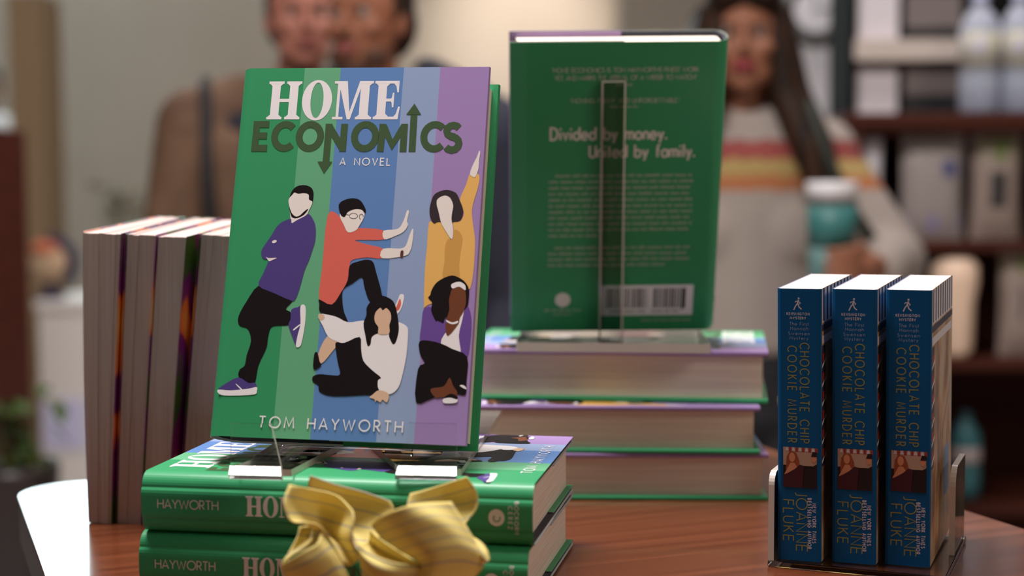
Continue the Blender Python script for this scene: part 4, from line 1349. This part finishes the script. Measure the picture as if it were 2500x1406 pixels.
YH = YS + .20
carton('white carton on the hutch floor, below the beige shelf', 2092, 2192, uz, at(0, 172, YH).z, YH, wbx, None, 'white cartons in the hutch')
carton('white carton standing on the beige shelf of the hutch', 2092, 2192, uz + zs[0][1], 1.72, YH, wbx, None, 'white cartons in the hutch')
carton('black carton with grey label on the hutch floor', 2206, 2346, uz, at(0, 160, YH).z, YH, bbx, (.40, .90), 'black cartons in the hutch')
carton('black carton with grey label on the beige shelf of the hutch', 2206, 2346, uz + zs[0][1], uz + zs[0][1] + .13, YH, bbx, (.22, .78), 'black cartons in the hutch')

bottle_m = mat('clear_blue_plastic', (.72, .78, .92), .15, trans=.55, ior=1.3)
cap_m = mat('pale_blue_cap', (.55, .58, .80), .4)
lbl_m = ramp_mat('bottle_label', (30, 30, 14), [(.4, (.42, .40, .42)), (.55, (.50, .47, .30)), (.65, (.46, .44, .52))], rough=.5)


def bottle(label, px, Y, r, h, body, capm, lbl, z, group, band=None):
    x = at(px, 300, Y).x
    t = thing('water_bottle', label, 'bottle', Matrix.Translation((x, Y, z)), group)
    b = MB()
    b.lathe([(r * .8, 0), (r, .008), (r, h * .30), (r * .95, h * .32), (r, h * .34), (r, h * .72), (r * .75, h * .82), (r * .36, h * .90), (r * .36, h * .93)], body, 28)
    b.build('body', t)
    b = MB()
    b.lathe([(r * .42, h * .93), (r * .42, h), (r * .36, h * 1.005)], capm, 20)
    b.build('cap', t)
    b = MB()
    z0, z1 = band or (.38, .68)
    b.lathe([(r * 1.012, h * z0), (r * 1.012, h * z1)], lbl, 28)
    b.build('label', t)
    return t


bottle('pale blue water bottle on the shelving unit, left one of two', 2388, YS + .06, .042, .252, bottle_m, cap_m, lbl_m, uz, 'water bottles on the shelving unit')
bottle('pale blue water bottle on the shelving unit, right one at the photo edge', 2486, YS + .06, .041, .256, bottle_m, cap_m, lbl_m, uz, 'water bottles on the shelving unit')


def pouch(label, px0, px1, ztop, zbot, Y, m, patches, group=None, name='snack_bag', thick=.05):
    x0, x1 = at(px0, 500, Y).x, at(px1, 500, Y).x
    w, h = (x1 - x0) / 2, ztop - zbot
    t = thing(name, label, 'bag', Matrix.Translation(((x0 + x1) / 2, Y, zbot)), group)
    n, k = 12, 10
    grid = lambda sgn: [[((i / n * 2 - 1) * w * (1 - .06 * math.sin(PI * j / k)), sgn * thick / 2 * max(0, (1 - (i / n * 2 - 1) ** 4)) * max(.03, math.sin(PI * min(max((j / k - .0) / 1.0, .02), .98)) ** .6), h * j / k) for i in range(n + 1)] for j in range(k + 1)]
    b = MB()
    for sgn in (-1, 1):
        g = grid(sgn)
        v = [p for row in g for p in row]
        b.add(v, [(j * (n + 1) + i, j * (n + 1) + i + 1, (j + 1) * (n + 1) + i + 1, (j + 1) * (n + 1) + i) for j in range(k) for i in range(n)], m, True)
    b.build('body', t)
    g = grid(-1)
    for (u0, u1, v0, v1, pm) in patches:
        b = MB()
        P = []
        for vv in (v0, (v0 + v1) / 2, v1):
            for uu in (u0, (u0 + u1) / 2, u1):
                i, j = uu * n, vv * k
                i0, j0 = min(int(i), n - 1), min(int(j), k - 1)
                f = lambda a, c, s: [a[q] + (c[q] - a[q]) * s for q in range(3)]
                p = f(f(g[j0][i0], g[j0][i0 + 1], i - i0), f(g[j0 + 1][i0], g[j0 + 1][i0 + 1], i - i0), j - j0)
                P.append((p[0], p[1] - .002, p[2]))
        b.add(P, [(0, 1, 4, 3), (1, 2, 5, 4), (3, 4, 7, 6), (4, 5, 8, 7)], pm, True)
        b.build('print', t)
    return t


silver = mat('silver_beige_foil', (.36, .31, .29), .45)
blue_p = mat('dusty_blue_print', (.09, .10, .24), .5)
lilac_p = mat('lilac_print', (.30, .26, .42), .5)
green_p = mat('green_print', (.14, .19, .04), .5)
rose_foil = mat('rose_beige_foil', (.34, .26, .22), .5)
dark_p = mat('dark_print', (.05, .045, .042), .5)
pouch('silver beige snack bag with blue corner on the upper shelf', 2196, 2352, at(0, 338, YS + .06).z, shz[0], YS + .07, silver, [(.62, .95, .60, .76, blue_p), (.10, .90, .10, .24, lilac_p)], 'bags of snacks on the shelves', thick=.06)
pouch('rose beige snack bag with green top on the upper shelf at the photo edge', 2368, 2492, at(0, 328, YS + .06).z, shz[0], YS + .07, rose_foil, [(.15, .85, .72, .92, green_p), (.30, .92, .30, .62, dark_p)], 'bags of snacks on the shelves', thick=.06)
pouch('small pale bag with blue print beside the person in the striped sweater', 2092, 2152, at(0, 345, YS + .06).z, shz[0], YS + .07, cov_white, [(.40, .95, .30, .62, blue_p)], 'bags of snacks on the shelves')
pouch('beige bag with green top on the lower shelf at the photo edge', 2442, 2540, at(0, 622, YS + .06).z, shz[1], YS + .07, rose_foil, [(.1, .9, .78, .95, green_p), (.1, .9, .36, .66, dark_p)], 'bags of snacks on the shelves', thick=.06)
# cream jar with a dark lid notch
jx = at(2324, 660, YS + .07)
jr = thing('cream_jar', 'round cream jar on the lower shelf behind the blue paperbacks', 'jar', Matrix.Translation((jx.x, YS + .05, shz[1])))
b = MB()
zt_ = at(0, 632, YS + .10).z - shz[1]
b.lathe([(.030, 0), (.040, .02), (.042, zt_ - .10), (.050, zt_ - .055), (.049, zt_ - .02), (.036, zt_ - .004)], mat('cream_glaze', (.92, .66, .48), .35), 26)
b.build('body', jr)
b = MB()
b.lathe([(.030, zt_ - .006), (.030, zt_ + .008), (.010, zt_ + .012)], dark_p, 20)
b.build('lid', jr)
bottle('teal bottle with pale band on the bottom shelf right of the blue paperbacks', 2372, YS + .08, .032, at(0, 1015, YS + .08).z - shz[2], mat('teal_bottle', (.05, .17, .19), .4), mat('dark_teal_cap', (.02, .06, .07), .5), mat('pale_band', (.50, .40, .38), .5), shz[2], None, (.44, .60))
# wall clock
wc = at(1992, 22, 3.70)
ck = thing('wall_clock', 'round grey-rimmed wall clock above the shoulder of the person in the striped sweater', 'clock', Matrix.Translation((wc.x, 3.715, wc.z)))
b = MB()
b.tube([(.068 * math.cos(a * PI / 16), -.008, .068 * math.sin(a * PI / 16)) for a in range(33)], .016, mat('grey_clock_rim', (.13, .13, .12), .5), 10)
b.build('rim', ck)
b = MB()
b.prism([(.062 * math.cos(a * PI / 16), .062 * math.sin(a * PI / 16)) for a in range(32)], -.010, -.001, wall_white, axis='y')
b.build('face', ck)
b = MB()
b.prism([(-.002, 0), (.002, 0), (.002, .035), (-.002, .035)], -.013, -.0115, black_m, axis='y')
b.prism([(0, -.002), (.044, -.002), (.044, .002), (0, .002)], -.015, -.0135, black_m, axis='y')
b.build('hands', ck)

# ------------------------------------------------------------------ people
SKIN = {k: ramp_mat('skin_' + k, (25, 25, 25), [(.3, tuple(c * .92 for c in v)), (.7, v)], rough=.55) for k, v in
        {'pink': (.43, .165, .11), 'ruddy': (.25, .088, .042), 'warm': (.27, .105, .055), 'far': (.38, .15, .08)}.items()}
lip = {k: mat('lips_' + k, v, .4) for k, v in {'red': (.25, .02, .03), 'plain': (.30, .085, .07)}.items()}
eye_w, eye_d = mat('eye_white', (.26, .21, .18), .7, .2), mat('eye_dark', (.03, .015, .01), .3)


def body_mesh(root, skin, H_, arms, female=False, head_turn=0.0, fingers=None, voxel=.006, head=(0, -.012)):
    """one fused surface: head, neck, trunk, arms, legs. H_ stature; arms: [(shoulder, elbow, wrist)]; root at the feet"""
    k = H_ / 1.75
    b = MB()
    hx, hy = head
    zc = H_ - .112 * k
    Rh = Matrix.Rotation(head_turn, 4, 'Z')
    hb_ = lambda c, r: b.ball(Vector((hx, hy, zc)) + Rh @ (Vector(c) * k), tuple(v * k for v in r), skin, 18, 14, Rh)
    hb_((0, .012, .022), (.074, .094, .090))
    hb_((0, -.018, -.035), (.060, .068, .066))
    hb_((0, -.048, -.083), (.030, .028, .024))
    hb_((-.026, -.03, -.066), (.030, .040, .030))
    hb_((.026, -.03, -.066), (.030, .040, .030))
    hb_((0, -.078, .035), (.045, .014, .016))
    hb_((0, -.092, -.004), (.010, .014, .026))
    hb_((0, -.100, -.020), (.014, .013, .010))
    for s in (-1, 1):
        hb_((s * .038, -.058, -.018), (.024, .024, .020))
        hb_((s * .074, .012, -.005), (.008, .018, .028))
    b.limb([(hx, hy + .02, zc - .06 * k, .052 * k), (hx * .6, hy * .6 + .02, zc - .16 * k, .054 * k), (0, .01, H_ * .82, .060 * k)], skin)
    sw = .168 * k if female else .190 * k
    b.limb([(-sw, .01, H_ * .805, .050 * k), (0, .01, H_ * .812, .070 * k), (sw, .01, H_ * .805, .050 * k)], skin)
    for z, rx, ry in ((.775, .165, .105), (.74, .165, .115), (.70, .155, .112), (.66, .140, .105), (.62, .130, .100), (.58, .140, .105), (.54, .160, .115), (.50, .160, .115)):
        b.ball((0, .01, H_ * z), (rx * k * (.92 if female else 1), ry * k, .06 * k), skin, 18, 10)
    if female:
        for s in (-1, 1):
            b.ball((s * .075 * k, -.085 * k, H_ * .715), (.052 * k, .036 * k, .055 * k), skin)
    for s in (-1, 1):
        b.limb([(s * .085 * k, .01, H_ * .50, .088 * k), (s * .095 * k, 0, H_ * .285, .056 * k), (s * .10 * k, .02, H_ * .06, .038 * k)], skin)
        b.limb([(s * .10 * k, .03, .04, .036 * k), (s * .115 * k, -.14 * k, .032, .030)], skin)
    for sh, el, wr in arms:
        b.limb([(*sh, .050 * k), (*el, .040 * k), (*wr, .026 * k)], skin)
    for ch in (fingers or []):
        b.limb(ch, skin)
    b.build('body', root, remesh=voxel, smooth_iter=4)
    for s in (-1, 1):
        e = MB()
        c = Vector((hx, hy, zc)) + Rh @ (Vector((s * .030, -.068, .012)) * k)
        e.ball(c, .0120 * k, eye_w, 12, 10)
        e.ball(c + Rh @ Vector((0, -.009 * k, 0)), .0058 * k, eye_d, 10, 8)
        e.build('eye', root)
    return Vector((hx, hy, zc)), k, Rh


def lips_mesh(root, hc, k, Rh, m):
    e = MB()
    for z, rz in ((-.050, .0055), (-.059, .0065)):
        e.ball(hc + Rh @ (Vector((0, -.083, z)) * k), (.023 * k, .010 * k, rz * k), m, 14, 8, Rh)
    e.build('lips', root)


def trunk_cloth(name, root, m, H_, k, arms, z0, z1, grow=.022, female=False, voxel=.009, sleeve=True, legs=None):
    b = MB()
    sw = .168 * k if female else .190 * k
    b.limb([(-sw, .01, H_ * .803, .052 * k + grow), (-.06, .01, H_ * .822, .058 * k + grow), (.06, .01, H_ * .822, .058 * k + grow), (sw, .01, H_ * .803, .052 * k + grow)], m)
    n = 24
    for i in range(n + 1):
        z = z1 - (z1 - z0) * i / n
        f = z / H_
        rx = .165 if f > .7 else .165 - (.7 - f) / .1 * .02 if f > .6 else .148 + (.6 - f) * .12
        b.ball((0, .01, z), (rx * k * (.95 if female else 1) + grow, .115 * k + grow, .05 * k), m, 20, 8)
    if female:
        for s in (-1, 1):
            b.ball((s * .075 * k, -.085 * k, H_ * .715), (.058 * k + grow * .6, .036 * k + grow * .6, .06 * k + grow * .6), m)
    if sleeve:
        for sh, el, wr in arms:
            w2 = Vector(el).lerp(Vector(wr), .92)
            b.limb([(*sh, .054 * k + grow), (*el, .042 * k + grow), (*w2, .030 * k + grow * .9)], m)
    return b.build(name, root, remesh=voxel, smooth_iter=6)


def trousers(root, m, H_, k):
    b = MB()
    for s in (-1, 1):
        b.limb([(s * .085 * k, .01, H_ * .50, .105 * k), (s * .095 * k, 0, H_ * .285, .076 * k), (s * .10 * k, .02, .09, .062 * k)], m)
    for z in (.60, .575, .55, .525, .50):
        b.ball((0, .01, H_ * z), (.175 * k, .130 * k, .06 * k), m, 18, 8)
    b.build('trousers', root, remesh=.01, smooth_iter=4)


def shoes(root, m, k):
    for s in (-1, 1):
        b = MB()
        b.limb([(s * .10 * k, .04, .045, .046 * k), (s * .112 * k, -.06, .040, .042), (s * .118 * k, -.17 * k, .034, .034)], m)
        b.build('shoe', root, remesh=.008, smooth_iter=3)


def hair_short(root, hc, k, Rh, m):
    b = MB()
    for c, r in (((0, .030, .050), (.080, .090, .075)), ((0, .06, .0), (.074, .062, .075)), ((0, -.03, .090), (.064, .050, .028)), ((-.055, .02, .02), (.025, .05, .05)), ((.055, .02, .02), (.025, .05, .05))):
        b.ball(hc + Rh @ (Vector(c) * k), tuple(v * k for v in r), m, 16, 12, Rh)
    b.build('hair', root, remesh=.007, smooth_iter=3)


dark_hair = ramp_mat('dark_brown_hair', (60, 60, 6), [(.35, (.012, .006, .004)), (.7, (.040, .018, .009))], rough=.55, spec=.15)
brown_hair = ramp_mat('short_brown_hair', (60, 60, 20), [(.35, (.03, .016, .009)), (.7, (.07, .04, .022))], rough=.6)
brown_jk = ramp_mat('brown_jacket_cloth', (9, 9, 9), [(.35, (.105, .052, .028)), (.7, (.19, .105, .06))], rough=.75)
navy_cl = mat('navy_cloth', (.016, .017, .030), .8)
grey_shirt = mat('pale_grey_shirt', (.46, .44, .46), .7)
black_cl = mat('black_trouser_cloth', (.010, .010, .012), .8)
black_sh = mat('black_shoe_leather', (.015, .012, .011), .4)

# person in the brown jacket, behind
HC = at(736, 62, 3.25)
H1 = HC.z + .112 * 1.04 - .0
r1 = thing('person', 'person in brown jacket with dark navy collar, behind the upright hardcover', 'person', Matrix.Translation((HC.x - .03, 3.25, 0)) @ rot(.12))
arms = [((-.205, .01, H1 * .80), (-.262, .02, H1 * .615), (-.225, -.12, H1 * .50)), ((.205, .01, H1 * .80), (.25, .02, H1 * .615), (.22, -.10, H1 * .50))]
fing = []
for s, w in ((-1, arms[0][2]), (1, arms[1][2])):
    wv = Vector(w)
    d = Vector((-s * .01, -.05, -.07))
    fing.append([(*wv, .024), (*(wv + d * .7), .030)])
    for q in range(4):
        o = Vector((s * (.024 - .016 * q), .004 * q, 0))
        fing.append([(*(wv + d * .8 + o), .0095), (*(wv + d * 1.35 + o * 1.1), .0085), (*(wv + d * (1.75 - .06 * abs(q - 1.4)) + Vector((0, .012, -.004)) + o * 1.1), .0075)])
    fing.append([(*(wv + d * .4 + Vector((-s * .025, -.01, 0))), .011), (*(wv + d * .95 + Vector((-s * .045, -.02, .0))), .009)])
hc, k, Rh = body_mesh(r1, SKIN['pink'], H1, arms, head_turn=.15, fingers=fing, head=(.03, -.02))
lips_mesh(r1, hc, k, Rh, lip['plain'])
hair_short(r1, hc, k, Rh, brown_hair)
trunk_cloth('shirt', r1, navy_cl, H1, k, arms, H1 * .52, H1 * .80, .012, sleeve=False)
b = MB()
b.lathe([(.066, H1 * .815), (.073, H1 * .83), (.070, H1 * .862), (.064, H1 * .862)], navy_cl, 24, (.012, .005, 0))
b.build('collar', r1)
# jacket: the shell of trunk and sleeves, open at the front
b = MB()
for s in (-1, 1):
    b.limb([(s * .10, .02, H1 * .825, .080), (s * .20, .015, H1 * .805, .083)], brown_jk)
    for i in range(25):
        z = H1 * (.78 - .28 * i / 24)
        b.ball((s * .112, .025, z), (.098, .142, .05), brown_jk, 16, 8)
    sh, el, wr = arms[0 if s < 0 else 1]
    b.limb([(*sh, .080), (*el, .068), (*Vector(el).lerp(Vector(wr), .9), .048)], brown_jk)
for i in range(25):
    b.ball((0, .075, H1 * (.80 - .3 * i / 24)), (.15, .09, .05), brown_jk, 16, 8)
b.build('jacket', r1, remesh=.009, smooth_iter=10)
trousers(r1, navy_cl, H1, k)
shoes(r1, black_sh, k)
# dark strap lying on the jacket shoulder belongs to a shoulder bag worn at the side
bag_m = mat('black_bag_cloth', (.012, .012, .014), .7)
M1 = r1.matrix_world.copy()
bg1 = thing('shoulder_bag', 'black bag worn on the left shoulder of the brown jacket', 'bag', M1)
b = MB()
b.tube([(-.150, -.13, H1 * .60), (-.165, -.115, H1 * .74), (-.168, -.055, H1 * .842), (-.175, .02, H1 * .862), (-.180, .10, H1 * .835), (-.20, .175, H1 * .74), (-.21, .19, H1 * .62)], .013, bag_m, 10)
b.build('strap', bg1)
b = MB()
b.box((-.30, .175, H1 * .46), (-.12, .255, H1 * .63), bag_m)
b.build('pouch', bg1, bevel=.02)

# person in the navy jacket, in front of the first
HC = at(903, 66, 2.86)
H2 = HC.z + .112 * .99
r2 = thing('person', 'person in navy jacket over pale grey collared shirt, right of the two at the back', 'person', Matrix.Translation((HC.x + .03, 2.86, 0)) @ rot(-.1))
arms = [((-.20, .01, H2 * .80), (-.24, .04, H2 * .615), (-.20, -.08, H2 * .49)), ((.20, .01, H2 * .80), (.245, .04, H2 * .615), (.21, -.08, H2 * .49))]
fing = []
for s, w in ((-1, arms[0][2]), (1, arms[1][2])):
    wv = Vector(w)
    d = Vector((-s * .008, -.045, -.072))
    fing.append([(*wv, .024), (*(wv + d * .7), .030)])
    for q in range(4):
        o = Vector((s * (.024 - .016 * q), .004 * q, 0))
        fing.append([(*(wv + d * .8 + o), .0095), (*(wv + d * 1.35 + o * 1.1), .0085), (*(wv + d * (1.75 - .06 * abs(q - 1.4)) + Vector((0, .012, -.004)) + o * 1.1), .0075)])
    fing.append([(*(wv + d * .4 + Vector((-s * .025, -.01, 0))), .011), (*(wv + d * .95 + Vector((-s * .045, -.02, .0))), .009)])
hc, k, Rh = body_mesh(r2, SKIN['ruddy'], H2, arms, head_turn=-.35, fingers=fing, head=(-.03, -.02))
lips_mesh(r2, hc, k, Rh, lip['plain'])
hair_short(r2, hc, k, Rh, dark_hair)
b = MB()
for c, r in (((0, -.052, -.088), (.030, .026, .018)), ((-.035, -.04, -.070), (.026, .03, .022)), ((.035, -.04, -.070), (.026, .03, .022)), ((0, -.088, -.040), (.022, .006, .005))):
    b.ball(hc + Rh @ (Vector(c) * k), tuple(v * k * 1.03 for v in r), mat('short_dark_beard', (.07, .028, .014), .8), 14, 10, Rh)
b.build('beard', r2)
trunk_cloth('shirt', r2, grey_shirt, H2, k, arms, H2 * .52, H2 * .80, .010, sleeve=False)
b = MB()
for s in (-1, 1):
    b.add([(s * .010, -.085, H2 * .812), (s * .060, -.070, H2 * .818), (s * .082, -.01, H2 * .845), (s * .078, .03, H2 * .872), (s * .066, -.03, H2 * .878), (s * .030, -.066, H2 * .852)], [(0, 1, 5), (1, 2, 4), (1, 4, 5), (2, 3, 4)], grey_shirt, True)
b.build('collar', r2, solidify=.006)
b = MB()
for s in (-1, 1):
    b.limb([(s * .072, .05, HC.z - .085, .036), (s * .115, .045, HC.z - .118, .046), (s * .165, .03, HC.z - .165, .062), (s * .205, .015, H2 * .803, .080)], navy_cl)
    for i in range(25):
        z = H2 * (.78 - .28 * i / 24)
        b.ball((s * .105, .02, z), (.100, .142, .05), navy_cl, 16, 8)
    sh, el, wr = arms[0 if s < 0 else 1]
    b.limb([(*sh, .080), (*el, .066), (*Vector(el).lerp(Vector(wr), .92), .046)], navy_cl)
for i in range(25):
    b.ball((0, .07, H2 * (.80 - .3 * i / 24)), (.15, .09, .05), navy_cl, 16, 8)
b.build('jacket', r2, remesh=.009, smooth_iter=10)
trousers(r2, black_cl, H2, k)
shoes(r2, black_sh, k)

# person in the striped sweater with the tumbler
HC = at(1812, 108, 2.87)
H3 = HC.z + .112 * .94
X3 = HC.x
r3 = thing('person', 'long dark haired person in pale striped sweater, holding a teal tumbler', 'person', Matrix.Translation((X3, 2.87, 0)))
cup = at(2030, 560, 2.60)
cz0, cz1 = at(0, 700, 2.60).z, at(0, 452, 2.60).z
el = at(2180, 640, 2.80)
sh3 = at(2030, 300, 2.87)
cr_ = .0435
L = lambda p: (p.x - X3, p.y - 2.87, p.z)
wrist = Vector((cup.x - X3 + .098, 2.655 - 2.87, at(0, 668, 2.6).z))
arms = [((-.175, .01, H3 * .795), (-.225, .03, H3 * .61), (-.16, -.12, H3 * .50)),
        ((sh3.x - X3 - .02, .005, H3 * .795), L(el), tuple(wrist))]
# the hand closes round the tumbler: palm at its right, four fingers across the front, thumb behind
fing = []
cc = Vector((cup.x - X3, 2.60 - 2.87, 0))
palm = cc + Vector((cr_ + .020, .010, wrist.z + .004))
fing.append([(*wrist, .026), (*palm, .027), (*(palm + Vector((-.006, -.022, .008))), .022)])
for q in range(4):
    z = wrist.z + .040 - .0205 * q
    ch = []
    for j, a in enumerate((-18, -48, -80, -108 - 4 * (q in (1, 2)))):
        rr = cr_ + .0085
        ch.append((cc.x + rr * math.cos(math.radians(a)), cc.y + rr * math.sin(math.radians(a)), z - .002 * j, .0098 - .0008 * j - (.001 if q == 3 else 0)))
    fing.append([(palm.x - .004, palm.y - .012, wrist.z + .02 - .012 * q, .012)] + ch)
tz = wrist.z + .045
fing.append([(*(palm + Vector((.0, .02, .012))), .013)] + [(cc.x + (cr_ + .010) * math.cos(math.radians(a)), cc.y + (cr_ + .010) * math.sin(math.radians(a)), tz + .006 * j, .0115 - .001 * j) for j, a in enumerate((30, 62, 92))])
hr = (-.16, -.12, H3 * .50)
wv = Vector(hr)
d = Vector((.02, -.04, -.07))
fing.append([(*wv, .022), (*(wv + d * .7), .027)])
for q in range(4):
    o = Vector((-(.022 - .015 * q), .004 * q, 0))
    fing.append([(*(wv + d * .8 + o), .009), (*(wv + d * 1.35 + o * 1.1), .008), (*(wv + d * (1.72 - .06 * abs(q - 1.4)) + Vector((0, .012, 0)) + o * 1.1), .007)])
fing.append([(*(wv + d * .4 + Vector((.025, -.01, 0))), .010), (*(wv + d * .95 + Vector((.045, -.02, 0))), .0085)])
hc, k, Rh = body_mesh(r3, SKIN['warm'], H3, arms, female=True, head_turn=-.18, fingers=fing, voxel=.005, head=(0, -.03))
lips_mesh(r3, hc, k, Rh, lip['red'])
# sweater with bands by height
swm = mat('striped_sweater', (.31, .26, .225), .9)
_nt = swm.node_tree
_tc = _nt.nodes.new('ShaderNodeTexCoord')
_sp = _nt.nodes.new('ShaderNodeSeparateXYZ')
_nz = _nt.nodes.new('ShaderNodeTexNoise')
_nz.inputs['Scale'].default_value = 60
_ad = _nt.nodes.new('ShaderNodeMath')
_ad.operation = 'MULTIPLY_ADD'
_ad.inputs[1].default_value = .022
_rm = _nt.nodes.new('ShaderNodeMapRange')
zb = [at(0, y, 2.78).z for y in (472, 436, 422, 398, 350)]
_rm.inputs['From Min'].default_value = zb[0] - .10 + .011
_rm.inputs['From Max'].default_value = zb[4] + .10 + .011
_cr2 = _nt.nodes.new('ShaderNodeValToRGB')
_cr2.color_ramp.interpolation = 'CONSTANT'
span = zb[4] - zb[0] + .2
fr = lambda z: (z - zb[0] + .1) / span
cols = [(0, (.31, .26, .225)), (fr(zb[0]), (.36, .13, .05)), (fr(zb[1]), (.36, .25, .09)), (fr(zb[3]), (.22, .045, .038)), (fr(zb[4]), (.31, .26, .225))]
while len(_cr2.color_ramp.elements) < len(cols):
    _cr2.color_ramp.elements.new(.5)
for e, (p, c) in zip(_cr2.color_ramp.elements, cols):
    e.position = p
    e.color = (*c, 1)
_nt.links.new(_tc.outputs['Object'], _sp.inputs[0])
_nt.links.new(_tc.outputs['Object'], _nz.inputs['Vector'])
_nt.links.new(_nz.outputs['Fac'], _ad.inputs[0])
_nt.links.new(_sp.outputs['Z'], _ad.inputs[2])
_nt.links.new(_ad.outputs[0], _rm.inputs['Value'])
_nt.links.new(_rm.outputs['Result'], _cr2.inputs['Fac'])
_nt.links.new(_cr2.outputs['Color'], bsdf(swm).inputs['Base Color'])
trunk_cloth('sweater', r3, swm, H3, k, arms, at(0, 815, 2.75).z - .03, H3 * .80, .026, True)
b = MB()
# long hair: crown, then locks falling over both shoulders
for c, r in (((0, .030, .050), (.088, .095, .078)), ((0, .065, -.02), (.086, .065, .10)), ((-.03, -.045, .085), (.05, .05, .03)), ((.03, -.045, .085), (.05, .05, .03))):
    b.ball(hc + Rh @ (Vector(c) * k), tuple(v * k for v in r), dark_hair, 16, 12, Rh)
for s in (-1, 1):
    for dx, dy, rr, dz in ((.068, -.035, .034, 0), (.084, .0, .046, .0), (.088, .04, .050, 0), (.05, .075, .055, .0)):
        p = hc + Vector((s * dx * k, dy * k, .05 * k))
        b.limb([(p.x - s * .012, p.y, p.z, rr * .6), (p.x + s * .006, p.y - .01, hc.z - .10, rr * .9), (p.x + s * .042, p.y - .045, hc.z - .20, rr * .95), (p.x + s * .060, p.y - .070, hc.z - .275 - dz, rr * .5)], dark_hair)
b.build('hair', r3, remesh=.008, smooth_iter=3)
trousers(r3, black_cl, H3, k)
shoes(r3, black_sh, k)
# bag strap across the shoulder, bag at the hip
sb = thing('shoulder_bag', 'bag with dark strap over the shoulder of the striped sweater', 'bag', Matrix.Translation((X3, 2.87, 0)))
P = [at(1965, 238, 2.87), at(1975, 262, 2.765), at(2005, 345, 2.742), at(2040, 432, 2.735), at(2085, 520, 2.745), at(2140, 600, 2.72), at(2190, 690, 2.80), at(2215, 800, 2.86)]
b = MB()
b.tube([(P[0].x - X3 - .02, .10, P[0].z - .03)] + [L(p) for p in P], .0115, mat('dark_green_strap', (.018, .020, .013), .7), 10)
b.build('strap', sb)
b = MB()
q = L(P[-1])
b.box((q[0] - .03, q[1] - .07, q[2] - .22), (q[0] + .05, q[1] + .13, q[2] + .02), bag_m)
b.build('pouch', sb, bevel=.018)
# tumbler
tm = thing('tumbler', 'teal tumbler with bright steel rim held by the person in the striped sweater', 'tumbler', Matrix.Translation((cup.x, 2.60, cz0)))
hC = cz1 - cz0
steel = mat('bright_rim', (.90, .88, .89), .25, coat=.4)
teal = mat('teal_enamel', (.036, .155, .145), .45)
teal2 = mat('pale_teal_enamel', (.10, .20, .19), .4)
b = MB()
b.lathe([(cr_ * .80, 0), (cr_ * .84, .004), (cr_ * .92, hC * .36)], teal2, 32)
b.build('lower_body', tm)
b = MB()
b.lathe([(cr_ * .921, hC * .361), (cr_ * .975, hC * .78)], teal, 32)
b.build('sleeve', tm)
b = MB()
b.lathe([(cr_ * .99, hC * .845), (cr_ * 1.03, hC * .985), (cr_ * 1.02, hC), (cr_ * .96, hC), (cr_ * .90, hC * .80)], steel, 32)
b.build('rim', tm)
b = MB()
b.lathe([(cr_ * .976, hC * .781), (cr_ * .985, hC * .844)], mat('shadow_band', (.10, .07, .06), .5), 32)  # shadow below the rim, modelled as a brown band
b.build('band', tm)

# the person at the far left edge, beyond the cabinet
HC = at(-38, 212, 7.9)
H4 = HC.z + .112
r4 = thing('person', 'person with dark hair and white collar at the far left edge, above the cabinet', 'person', Matrix.Translation((HC.x, 7.9, 0)))
arms = [((-.205, .01, H4 * .80), (-.25, .02, H4 * .615), (-.22, -.06, H4 * .49)), ((.205, .01, H4 * .80), (.25, .02, H4 * .615), (.22, -.06, H4 * .49))]
hc, k, Rh = body_mesh(r4, SKIN['far'], H4, arms, head=(0, -.02), voxel=.008)
lips_mesh(r4, hc, k, Rh, lip['plain'])
hair_short(r4, hc, k, Rh, dark_hair)
trunk_cloth('shirt', r4, wall_white, H4, k, arms, H4 * .52, H4 * .825, .018)
trousers(r4, black_cl, H4, k)
shoes(r4, black_sh, k)
